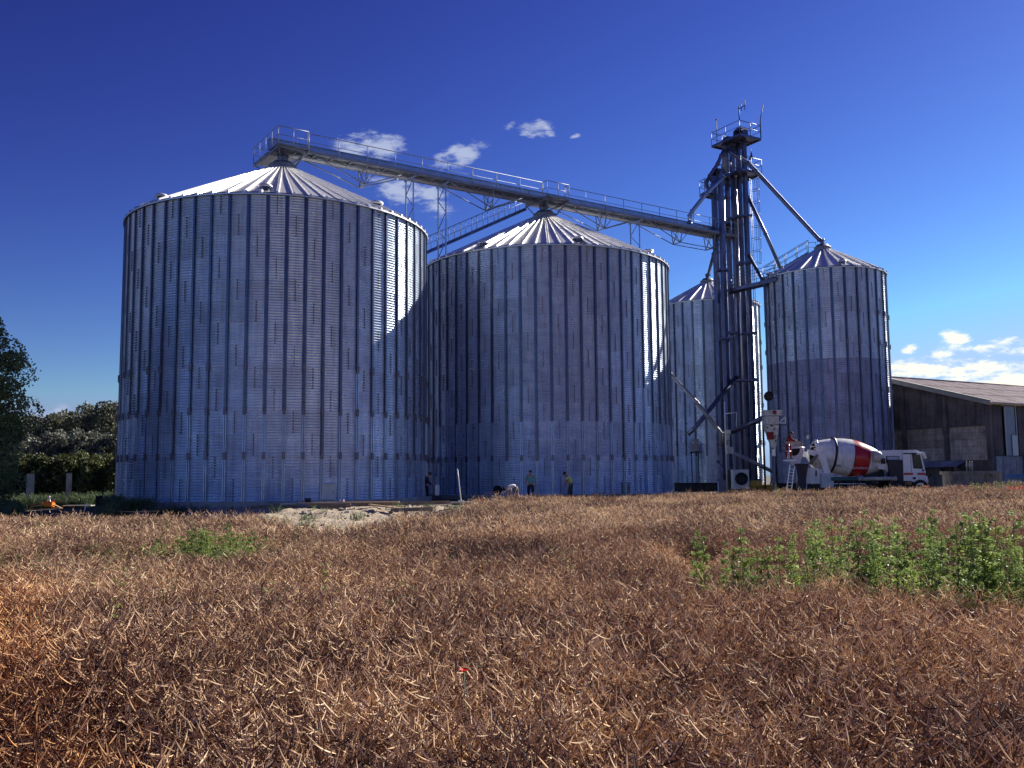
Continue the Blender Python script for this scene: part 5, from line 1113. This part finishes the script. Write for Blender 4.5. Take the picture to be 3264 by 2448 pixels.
def crop_plant(seed, near):
    r = np.random.default_rng(seed); A = Acc(); H = 1.02
    top = np.array([r.normal(0, .05), r.normal(0, .05), H*.97])
    base = np.zeros(3); midp = (base+top)/2+np.array([r.normal(0, .03), r.normal(0, .03), 0])
    tt = np.linspace(0, 1, 5)[:, None]; stem = base*(1-tt)**2+midp*2*tt*(1-tt)+top*tt**2
    side = np.array([.3, 1, .1]); A.strip(stem, np.linspace(.0055, .0022, 5), side, 1, near)
    nb = 8; branches = [(stem, .62)]
    for i in range(nb):
        z = r.uniform(.55, .86); az = i*2.4+r.normal(0, .3); p0 = stem[0]*(1-z)+stem[-1]*z; L = r.uniform(.22, .42)*(1.4-z*.6); rad = r.uniform(.35, .85)
        end = p0+np.array([math.cos(az)*L*rad, math.sin(az)*L*rad, min(L*1.0, H+.03-p0[2])])
        mid_ = p0+np.array([math.cos(az)*L*rad*.9, math.sin(az)*L*rad*.9, (end[2]-p0[2])*.12])
        t5 = np.linspace(0, 1, 5)[:, None]; br = p0*(1-t5)**2+mid_*2*t5*(1-t5)+end*t5**2
        A.strip(br, np.linspace(.0032, .0014, 5), side, 1, near); branches.append((br, .12))
    for bi, (br, s0) in enumerate(branches):
        npod = (16 if near else 9) if bi else (20 if near else 11)
        for j in range(npod):
            s = s0+(1-s0)*(j+.5)/npod; f = s*(len(br)-1); i0 = min(int(f), len(br)-2); p = br[i0]+(br[i0+1]-br[i0])*(f-i0); d = unit(br[i0+1]-br[i0])
            az = j*2.4+r.normal(0, .4); x = unit(np.cross(d, [.2, .9, .4])); y = np.cross(d, x); o = x*math.cos(az)+y*math.sin(az)
            L = r.uniform(.050, .092)*(1.0 if near else 1.3); up_ = r.uniform(-.1, .75)
            dd_ = unit(o+d*up_+np.array([0, 0, r.uniform(-.35, .25)])); cv = unit(np.array([0, 0, 1.0])+d*.5+r.normal(0, .25, 3))
            k = 5 if near else 3; t_ = np.linspace(0, 1, k)[:, None]
            P = p+dd_*L*1.15*t_+cv*L*r.uniform(.15, .60)*t_**2
            wmax = .0034 if near else .0070
            W = wmax*np.array([.35, .85, 1.0, .8, .12]) if near else wmax*np.array([.6, 1.0, .3])
            A.strip(P, W, np.array([r.normal(), r.normal(), r.normal()]), 0, near)
    return A.mesh('crop_plant_near' if near else 'crop_plant_far', ('pod', 'stalk'))

def scatter_object(name, protos, pts, rot, scl, var, kind='stuff', label=None):
    coll = bpy.data.collections.new(name+'_source')
    for i, me_ in enumerate(protos):
        o = bpy.data.objects.new('%s_source_%02d' % (name, i), me_); coll.objects.link(o)
    me_ = bpy.data.meshes.new(name); me_.vertices.add(len(pts)); me_.vertices.foreach_set('co', np.asarray(pts, dtype=np.float32).reshape(-1))
    for an, ty, dat, pr in (('rot', 'FLOAT_VECTOR', rot, 'vector'), ('scl', 'FLOAT_VECTOR', scl, 'vector'), ('var', 'INT', var, 'value')):
        a_ = me_.attributes.new(an, ty, 'POINT'); a_.data.foreach_set(pr, np.asarray(dat, dtype=np.float32 if ty != 'INT' else np.int32).reshape(-1))
    ng = bpy.data.node_groups.new(name+'_nodes', 'GeometryNodeTree'); ng.interface.new_socket('Geometry', in_out='INPUT', socket_type='NodeSocketGeometry'); ng.interface.new_socket('Geometry', in_out='OUTPUT', socket_type='NodeSocketGeometry')
    n = ng.nodes; l = ng.links; gi = n.new('NodeGroupInput'); go_ = n.new('NodeGroupOutput'); ip = n.new('GeometryNodeInstanceOnPoints'); ci = n.new('GeometryNodeCollectionInfo'); ci.inputs['Collection'].default_value = coll; ci.inputs['Separate Children'].default_value = True; ci.inputs['Reset Children'].default_value = True
    def attr(nm, ty): a_ = n.new('GeometryNodeInputNamedAttribute'); a_.data_type = ty; a_.inputs['Name'].default_value = nm; return a_.outputs['Attribute']
    l.new(gi.outputs[0], ip.inputs['Points']); l.new(ci.outputs[0], ip.inputs['Instance']); ip.inputs['Pick Instance'].default_value = True
    l.new(attr('var', 'INT'), ip.inputs['Instance Index']); l.new(attr('scl', 'FLOAT_VECTOR'), ip.inputs['Scale'])
    er = n.new('FunctionNodeEulerToRotation'); l.new(attr('rot', 'FLOAT_VECTOR'), er.inputs[0]); l.new(er.outputs[0], ip.inputs['Rotation']); l.new(ip.outputs[0], go_.inputs[0])
    o = bpy.data.objects.new(name, me_); COL.objects.link(o); md = o.modifiers.new('scatter', 'NODES'); md.node_group = ng; o['kind'] = kind
    if label: o['label'] = label
    return o
# crop edge, as distance in front against sideways slope
edge_t = (np.array([-400, 0, 400, 820, 900, 1050, 1200, 1400, 1500, 1600, 1700, 1850, 2400, 3264, 3700])-1632)/FPX
edge_y = np.array([31, 31, 31, 29.5, 24, 21.5, 24.5, 32, 39, 46, 52, 55, 56, 56.5, 56.5])
def wedge(y0, y1, dens, seed, margin=.06):
    r = np.random.default_rng(seed); tl, tr_ = -1632/FPX-margin, 1632/FPX+margin
    A_ = (tr_-tl)*(y1**2-y0**2)/2 + (y1-y0)*1.6; n = int(A_*dens*1.15); y = np.sqrt(r.uniform(y0**2, y1**2, n)); x = (r.uniform(tl, tr_, n))*y+r.uniform(-.8, .8, n)
    return x, y, r
def crop_set(y0, y1, dens, seed, nvar):
    x, y, r = wedge(y0, y1, dens, seed); tt = x/y; keep = y < np.minimum(np.interp(tt, edge_t, edge_y), ye(x)-3.0)+r.normal(0, .3, len(x))+.4*fb(x, y, .8, 2, 5)
    thin = np.clip(fb(x, y, .55, 3, 9), -1, 1)
    keep &= r.random(len(x)) < 1-.35*np.clip(thin, 0, 1)
    y_h = 10.4-.55*(x-2.4); hollow = sst(1.4, 2.2, x-.12*(y-10))*sst(y_h-.9, y_h+.2, y)*(1-sst(15, 18, y)); keep &= r.random(len(x)) < 1-.65*hollow
    left_h = sst(14.2, 15.5, y-.10*x)*(1-sst(18.5, 21, y-.10*x))*sst(-14, -11, x)*(1-sst(-4.6, -3.2, x)); keep &= r.random(len(x)) < 1-.6*left_h
    x, y = x[keep], y[keep]; n = len(x); z = ground(x, y)-.02
    hs = 1+.075*fb(x, y, .9, 3, 3)+r.normal(0, .07, n)-.22*hollow[keep]-.20*left_h[keep]+.03*sst(20, 50, y)
    rot = np.stack([r.normal(0, .22, n), r.normal(0, .22, n), r.uniform(0, 6.28, n)], -1); w = r.uniform(.9, 1.25, n)
    return np.stack([x, y, z], -1), rot, np.stack([w, w, hs*1.05], -1), r.integers(0, nvar, n)
near_pl = [crop_plant(100+i, True) for i in range(7)]; far_pl = [crop_plant(200+i, False) for i in range(6)]
for nm_, pr, y0, y1, de, sd_ in (('dry_crop_near', near_pl, 1.9, 9.5, 38, 1), ('dry_crop_middle', near_pl, 9.5, 20, 24, 2), ('dry_crop_far', far_pl, 20, 57.5, 20, 3)):
    P_, Ro, Sc, Va = crop_set(y0, y1, de, sd_, len(pr)); scatter_object(nm_, pr, P_, Ro, Sc, Va, label='dry brown rapeseed crop covering the field')

def leaf_cloud(r, n, centres, radii, size, squash=1.0, shell=.55):
    "leaf quads spread through a set of ellipsoid clumps"
    k = r.integers(0, len(centres), n); d = r.normal(size=(n, 3)); d /= np.linalg.norm(d, axis=1, keepdims=True); rr = r.uniform(shell, 1.0, n)**.6*(1+r.normal(0, .08, n))
    C = centres[k]+d*rr[:, None]*radii[k][:, None]*np.array([1, 1, squash])
    A_ = r.normal(size=(n, 3)); A_ /= np.linalg.norm(A_, axis=1, keepdims=True); B_ = np.cross(A_, r.normal(size=(n, 3))); B_ /= np.linalg.norm(B_, axis=1, keepdims=True)
    s = size*r.uniform(.7, 1.3, n)[:, None]; return C, A_*s, B_*s*.62
def tree(label, x, y, z0, h, rw, ncl, nleaf, size, seed, lmat='leaf_tree', low=.12, cat='tree', name='leafy_tree', group=None, taper=.6, clr=.30):
    r = np.random.default_rng(seed); t_ = thing(name, label, cat, (x, y, z0), group)
    m = MB(); m.tube([(x, y, z0-.2), (x+.05*h*.1, y, z0+h*.35), (x, y, z0+h*.85)], [h*.026, h*.018, h*.005], 9); m.build('trunk', 'bark', t_)
    cs_ = []; rs_ = []; br = MB()
    for i in range(ncl):
        f = low+(1-low)*(i+.5)/ncl; w = rw*(math.sin(math.pi*min(1, (f-low*.4))**taper*.97)**.7) if f < 1 else .2
        a_ = i*2.39+r.normal(0, .4); q = w*r.uniform(.35, .85); c = np.array([x+math.cos(a_)*q, y+math.sin(a_)*q, z0+h*f*.93]); cs_.append(c); rs_.append(rw*clr*r.uniform(.75, 1.25)*(1.1-f*.35))
        if i % 3 == 0: br.tube([(x, y, z0+h*max(.1, f*.7)), tuple(c)], [h*.008, h*.002], 5)
    br.build('limb', 'bark', t_)
    cs_ = np.array(cs_); rs_ = np.array(rs_); A = Acc(); A.quads(*leaf_cloud(r, nleaf, cs_, rs_, size), 0)
    A.V = [v-np.array([x, y, z0]) for v in A.V]; me_ = A.mesh('crown', (lmat,)); o = bpy.data.objects.new('crown', me_); COL.objects.link(o); o.parent = t_; return t_
tree('tall leafy tree cut by the left edge of the picture', -26.6, 45.0, gz(-26.4, 45)-.2, 12.2, 3.3, 130, 52000, .085, 11, low=.04, taper=.75, clr=.24)
tree('lower leafy tree leaning out of the left edge, beside the taller one', -29.2, 48.5, -.4, 6.5, 3.0, 60, 16000, .085, 12, low=.05, taper=.7)
# far wood: tops against the sky
tops = [(-60, 1300), (60, 1330), (130, 1335), (190, 1322), (240, 1318), (300, 1292), (345, 1285), (385, 1290), (440, 1296)]
for i, (px, py) in enumerate(tops):
    Y_ = 104+(i % 3)*5; p = PY(px, py, Y_); lbs = ['dark tree of the wood at the far left edge', 'dark wood tree just right of the big tree', 'round topped dark tree of the far wood, behind the broad concrete post', 'dark wood tree left of the dip in the treeline', 'dark wood tree right of the little peaked cloud', 'high dark wood tree with a ragged crown', 'highest dark tree of the wood', 'dark wood tree touching the left silo edge', 'dark wood tree hidden mostly by the left silo']
    tree(lbs[i], p.x, Y_, 0, p.z, 5.2, 34, 9000, .20, 30+i, 'leaf_wood', low=.05, name='wood_tree', group='trees of the wood behind the left silo', taper=.7)
for i, (px, py) in enumerate([(70, 1420), (110, 1392), (165, 1380), (215, 1372), (270, 1378), (320, 1375), (372, 1390), (-30, 1400)]):
    Y_ = 88+(i % 2)*3; p = PY(px, py, Y_); lbs = ['pale grey-green bush in the second row, behind the broad post', 'grey-green bush at the left of the pale second row', 'grey-green bush with soft rounded top in the second row', 'tallest grey-green bush of the second row', 'grey-green bush in the second row above the narrow post', 'grey-green bush right of the narrow post in the second row', 'grey-green bush next to the silo in the second row', 'grey-green bush behind the big tree']
    tree(lbs[i], p.x, Y_, 0, p.z, 3.0, 26, 7000, .15, 50+i, 'leaf_shrub', low=.05, name='tall_bush', cat='bush', group='grey-green bushes in front of the wood', taper=.6, clr=.36)
for i, px in enumerate(range(-40, 420, 42)):
    Y_ = 70+(i % 2)*1.2; p = PY(px, 1464-(i*37 % 5)*4, Y_)
    tree(['hedge bush at the far left end, behind the big tree', 'hedge bush near the left end under the big tree', 'hedge bush left of the broad concrete post', 'hedge bush just behind the broad concrete post', 'hedge bush right of the broad concrete post', 'hedge bush midway between the two concrete posts', 'hedge bush left of the narrow concrete post', 'hedge bush right of the narrow concrete post', 'olive hedge bush in the sun near the silo', 'sunlit last hedge bush touching the left silo', 'hedge bush hidden behind the left silo edge'][i], p.x, Y_, 0, p.z, 1.6, 22, 5200, .11, 70+i, 'leaf_hedge', low=.02, name='hedge_bush', cat='bush', group='olive hedge bushes behind the concrete posts', taper=.5, clr=.42)

# weeds
def weed_mesh(seed, h=1.5, n=900, lmat='leaf_weed', spread=.22, spires=4, size=.021):
    r = np.random.default_rng(seed); A = Acc(); Cs = []
    for i in range(spires):
        a_ = r.uniform(0, 6.28); b_ = np.array([math.cos(a_), math.sin(a_), 0])*r.uniform(.0, .08); tp = np.array([math.cos(a_)*spread*r.uniform(.2, 1), math.sin(a_)*spread*r.uniform(.2, 1), h*r.uniform(.65, 1.0)])
        t_ = np.linspace(0, 1, 5)[:, None]; st_ = b_*(1-t_)+tp*t_; A.strip(st_, np.linspace(.008, .002, 5), np.array([.3, 1, 0]), 1, True)
        k = n//spires; f = r.beta(1.35, 1.0, k); w = .13*(1-f)**.7+.025; az = r.uniform(0, 6.28, k); q = w*r.uniform(.2, 1, k)
        # clustered side shoots
        sh_ = np.round(f*14)/14; f = .45*f+.55*(sh_+r.normal(0, .012, k)); az = np.where(r.random(k) < .6, sh_*37+r.normal(0, .35, k), az)
        C = b_*(1-f[:, None])+tp*f[:, None]+np.stack([np.cos(az)*q, np.sin(az)*q, q*.5], -1)
        A_ = np.stack([np.cos(az), np.sin(az), r.uniform(-.3, .8, k)], -1)+r.normal(0, .35, (k, 3)); A_ /= np.linalg.norm(A_, axis=1, keepdims=True); B_ = np.cross(A_, r.normal(size=(k, 3))); B_ /= np.linalg.norm(B_, axis=1, keepdims=True)
        s = size*(1.15-f*.65)[:, None]*r.uniform(.6, 1.3, k)[:, None]; A.quads(C, A_*s, B_*s*.55, 0)
    return A.mesh('weed_foliage', (lmat, 'stem_green'))
wm = [weed_mesh(300+i, 1.5, 4200+400*(i % 3), spires=5+i % 3) for i in range(7)]; wt = [weed_mesh(320+i, 1.5, 2600, spires=2, spread=.05) for i in range(3)]
wd = [weed_mesh(330+i, 1.2, 700, 'leaf_dark', .35, 6, .04) for i in range(4)]
def put_weed(me_, x, y, h, w, label, group=None, rz=0, cat='weed', name='weed_plant'):
    z = gz(x, y)-.03; o = bpy.data.objects.new(name, me_); o.location = (x, y, z); o.rotation_euler = (0, 0, rz); o.scale = (w, w, h/1.5); COL.objects.link(o); ORG[o.name] = Vector((x, y, z)); return tag(o, label, cat, group)
k = 0
weeds = [  # px, top py, distance, width, spire?
 (2232, 1612, 10.3, 1.15, 1), (2345, 1630, 10.0, 1.35, 1), (2310, 1685, 10.6, .9, 1), (2435, 1670, 10.2, 1.1, 1), (2420, 1740, 10.3, 1.2, 0), (2508, 1698, 10.4, 1.15, 0), (2540, 1770, 9.9, 1.0, 0), (2590, 1690, 11.4, 1.2, 0),
 (2635, 1665, 11.8, 1.3, 0), (2670, 1655, 11.0, 1.4, 0), (2725, 1680, 10.8, 1.3, 0), (2760, 1665, 11.2, 1.2, 0), (2795, 1660, 10.8, 1.5, 0), (2830, 1700, 10.2, 1.3, 0), (2870, 1690, 11.3, 1.1, 0), (2905, 1665, 11.6, 1.3, 0),
 (2925, 1700, 10.4, 1.2, 0), (2965, 1645, 11.4, 1.2, 0), (3000, 1690, 10.8, 1.1, 0), (3050, 1670, 11.6, 1.2, 0), (3090, 1665, 10.8, 1.2, 0), (3130, 1640, 11.2, 1.5, 0), (3155, 1645, 10.7, 1.5, 0), (3195, 1660, 11.0, 1.3, 0), (3225, 1700, 10.3, 1.1, 0), (3075, 1770, 9.7, 1.0, 0), (2890, 1790, 9.6, .9, 0), (2700, 1760, 10.0, 1.1, 0), (3270, 1740, 10.5, 1.0, 0)]
ORD = ['first', 'second', 'third', 'fourth', 'fifth', 'sixth', 'seventh', 'eighth', 'ninth', 'tenth', 'eleventh', 'twelfth', 'thirteenth', 'fourteenth', 'fifteenth', 'sixteenth', 'seventeenth', 'eighteenth', 'nineteenth', 'twentieth', 'twenty-first', 'twenty-second', 'twenty-third', 'twenty-fourth', 'twenty-fifth', 'twenty-sixth']
WORDER = sorted(range(4, len(weeds)), key=lambda q: weeds[q][0])
for i, (px, py, Y_, w, spire) in enumerate(weeds):
    Y_ -= max(0, px-2500)/600*1.1; p = PY(px, py, Y_); z = gz(p.x, Y_)-.03; h = (p.z-z)*1.06
    lb = {0: 'narrow green spire of weed standing alone, leftmost of the right-hand weeds', 1: 'green weed spire second from the left of the right-hand weeds', 2: 'small faint weed spire between the two leftmost spires', 3: 'thin dark weed spire rising above low leafy weeds'}.get(i, 'leafy green weed, %s from the left in the dense weed clump at the right' % ORD[WORDER.index(i) if i > 3 else 0])
    put_weed((wt if spire else wm)[i % (3 if spire else 7)], p.x, Y_, h, w, lb, 'weeds above the crop at the right' if i > 3 else None, i*1.3)
# left green patch inside the crop
for i, (px, py, Y_, w) in enumerate(LW := sorted([(560, 1722, 17.5, 1.5), (600, 1716, 18, 1.6), (650, 1700, 18.5, 1.7), (690, 1690, 18.6, 1.8), (715, 1712, 17.6, 1.8), (740, 1730, 17, 1.4), (640, 1745, 16.8, 1.5), (690, 1750, 16.4, 1.5), (590, 1760, 16.4, 1.2), (745, 1765, 16.2, 1.0), (480, 1740, 18, 1.2), (800, 1705, 18.6, 1.0)])):
    p = PY(px, py-22, Y_); w *= 1.35; put_weed(wm[i % 7], p.x, Y_, p.z-gz(p.x, Y_)+.03, w, 'low bright green weed, %s from the left in the clump within the left crop' % ORD[i], 'green weeds inside the crop at the left', i*.9)
for i, (px, py, Y_, w, lb) in enumerate([(190, 1700, 19, 2.0, 'dusky green weed clump in the crop at the left, below the debris heap'), (40, 1690, 19, 2.2, 'dark green weed clump in the crop at the left edge'), (530, 1588, 42, 2.6, 'tall dark weed clump before the left silo foot'), (560, 1592, 42.3, 2.2, 'dark weed clump touching the tall one at the silo foot'), (636, 1590, 42.8, 1.6, 'slim dark weed tuft at the silo foot, right of the tall clump'), (733, 1602, 43, .9, 'tiny weed tuft at the foot of the left silo'), (1440, 1600, 43, 1.9, 'dark green shrubby weed left of the bull float'), (1405, 1622, 40, 1.6, 'low weed clump at the right end of the thick timber'), (1630, 1600, 46, 1.2, 'small weed tuft before the bent worker'),
        (3120, 1535, 50, 2.0, 'green weed tuft right of the concrete box'), (3180, 1532, 51, 2.6, 'green weed tuft at the blue pipe end'), (3235, 1530, 50, 2.6, 'green weed tuft at the right picture edge below the barn'), (2890, 1556, 45, .9, 'lone yellow-green stalk before the truck wheels'), (2480, 1552, 45, .7, 'lone pale green stalk before the ladder'), (990, 1648, 33, 1.8, 'low green weed on the left part of the sand edge'), (1060, 1668, 31, 1.9, 'green weed at the sand edge below the planks'), (880, 1636, 34, 2.0, 'green weed patch where crop meets sand at the left'), (1130, 1660, 34, 1.2, 'sparse weed on the sand, right of its green neighbours')]):
    p = PY(px, py, Y_); me_ = wd[i % 4] if i < 9 else wm[i % 7]; put_weed(me_, p.x, Y_, (p.z-gz(p.x, Y_)+.03), w, lb, None, i)
# scattered green tinge in the crop
pr = [weed_mesh(350+i, 1.05, 160, 'leaf_weed', .3, 4, .035) for i in range(3)]
x, y, r = wedge(7, 55, 1.1, 77); tt = x/y; k_ = (y < np.interp(tt, edge_t, edge_y)-1.5) & (y < ye(x)-4) & (r.random(len(x)) < .14+.8*np.clip(fb(x, y, .35, 3, 21)-.35, 0, 1)+.65*((x < -3) & (y > 7) & (y < 28))); x, y = x[k_], y[k_]; n_ = len(x)
scatter_object('green_undergrowth', pr, np.stack([x, y, ground(x, y)], -1), np.stack([0*x, 0*x, r.uniform(0, 6.28, n_)], -1), np.stack([r.uniform(.7, 1.3, n_)]*2+[r.uniform(.85, 1.28, n_)], -1), r.integers(0, 3, n_))
# tall grass and nettles left of the silo and behind the crop
def grass_mesh(seed, h=.8, n=70, mt='leaf_dark'):
    r = np.random.default_rng(seed); A = Acc()
    for i in range(n):
        a_ = r.uniform(0, 6.28); b_ = np.array([r.normal(0, .16), r.normal(0, .16), 0]); L = h*r.uniform(.5, 1.1); o_ = np.array([math.cos(a_), math.sin(a_), 0])*L*r.uniform(.1, .45); t_ = np.linspace(0, 1, 4)[:, None]
        A.strip(b_+o_*t_**2+np.array([0, 0, L])*t_, [.010, .009, .006, .001], np.array([math.cos(a_+1.5), math.sin(a_+1.5), 0]), 0)
    return A.mesh('grass_clump', (mt,))
gm2 = [grass_mesh(400+i) for i in range(3)]+[weed_mesh(410+i, .9, 420, 'leaf_dark', .35, 5, .05) for i in range(4)]
r = np.random.default_rng(5); n_ = 5200; x = r.uniform(-42, -17.5, n_); y = r.uniform(33, 66, n_); d1 = np.hypot(x-S1[0], y-S1[1]); k_ = (d1 > RB+1.5) & ~((y < 62) & (x/y > -.53) & (x/y < -.435)) & (x > -.62*y-1); x, y = x[k_], y[k_]; n_ = len(x)
scatter_object('rough_grass', gm2, np.stack([x, y, ground(x, y)-.02], -1), np.stack([r.normal(0, .1, n_), r.normal(0, .1, n_), r.uniform(0, 6.28, n_)], -1), np.stack([r.uniform(1.0, 1.9, n_)]*2+[r.uniform(.45, .95, n_)*(1+.35*sst(50, 64, y))], -1), r.integers(0, 7, n_))
n_ = 420; x = r.uniform(-16, 4, n_); y = r.uniform(30, 44, n_); k_ = r.random(n_) < np.clip(.08+.5*fb(x, y, .5, 2, 31)+.5*(1-sst(31, 36, y)), 0, 1); x, y = x[k_], y[k_]; n_ = len(x)
gm3 = [grass_mesh(430+i, .28, 40, 'leaf_dark') for i in range(3)]+[weed_mesh(440+i, .4, 150, 'leaf_weed', .25, 4, .03) for i in range(2)]
scatter_object('sand_weeds', gm3, np.stack([x, y, ground(x, y)-.02], -1), np.stack([0*x, 0*x, r.uniform(0, 6.28, n_)], -1), np.stack([r.uniform(.8, 1.6, n_)]*3, -1), r.integers(0, 5, n_))
# right edge yard weeds
n_ = 500; x = r.uniform(27, 46, n_); y = r.uniform(56.5, 66, n_); k_ = (x > .50*y+.5); x, y = x[k_], y[k_]; n_ = len(x)
scatter_object('yard_weeds', gm2, np.stack([x, y, ground(x, y)-.02], -1), np.stack([0*x, 0*x, r.uniform(0, 6.28, n_)], -1), np.stack([r.uniform(.5, 1.1, n_)]*3, -1), r.integers(0, 7, n_))
# stones on the sand
sm_ = []
for i in range(4):
    rr_ = np.random.default_rng(500+i); m = MB(); v = [Vector((math.cos(a)*rr_.uniform(.7, 1.2), math.sin(a)*rr_.uniform(.6, 1), z)) for z in (-.3, .35) for a in np.linspace(0, 6.28, 7)[:6]]; m.add(v, [(0, 1, 7, 6), (1, 2, 8, 7), (2, 3, 9, 8), (3, 4, 10, 9), (4, 5, 11, 10), (5, 0, 6, 11), (6, 7, 8, 9, 10, 11)]); sm_.append(m.mesh('stone', 'concrete' if i % 2 else 'wood_old'))
n_ = 2600; x = r.uniform(-18, 9, n_); y = r.uniform(34, 46.5, n_); s_ = r.lognormal(-3.4, .55, n_)
scatter_object('rubble_stones', sm_, np.stack([x, y, ground(x, y)+.03], -1), np.stack([r.normal(0, .3, n_), r.normal(0, .3, n_), r.uniform(0, 6.28, n_)], -1), np.stack([s_]*3, -1), r.integers(0, 4, n_))
# poppies
def poppy(px, py, Y_, s, label, group=None):
    p = PY(px, py, Y_); g_ = gz(p.x, Y_); t_ = thing('poppy', label, 'flower', (p.x, Y_, g_), group); m = MB(); m.tube([(p.x+.03, Y_, g_), (p.x, Y_, p.z)], .003+s*.02, 5); m.build('stem', 'stem_green', t_)
    m = MB()
    for k in range(5):
        a = k*1.257; c = p+Vector((math.cos(a), math.sin(a), 0))*s*.45; t1 = Vector((-math.sin(a), math.cos(a), 0))*s*.48; o_ = Vector((math.cos(a), math.sin(a), .7))*s*.5
        m.add([p, c-t1+o_*.3, c+o_*1.1, c+t1+o_*.3, c-t1*.6+o_*.9, c+t1*.6+o_*.9], [(0, 1, 4, 2, 5, 3)], 0, False)
    m.build('petals', 'poppy', t_)
poppy(1479, 2138, 5.0, .028, 'single red poppy low in the foreground crop'); poppy(1605, 1662, 26, .07, 'red poppy in the crop below the bent worker, upper of two'); poppy(1643, 1686, 23, .06, 'red poppy in the crop below the bent worker, lower of two')
poppy(3072, 1549, 49, .08, 'red poppy before the concrete box'); poppy(2955, 1551, 49, .09, 'orange-red poppy at the truck bumper')
for i in range(9): poppy(3262-i*6, 1552+(i*7 % 11), 47-i*.4, .09, 'red poppy, %s from the right edge in the row of poppies' % ORD[i], 'poppies at the right edge')
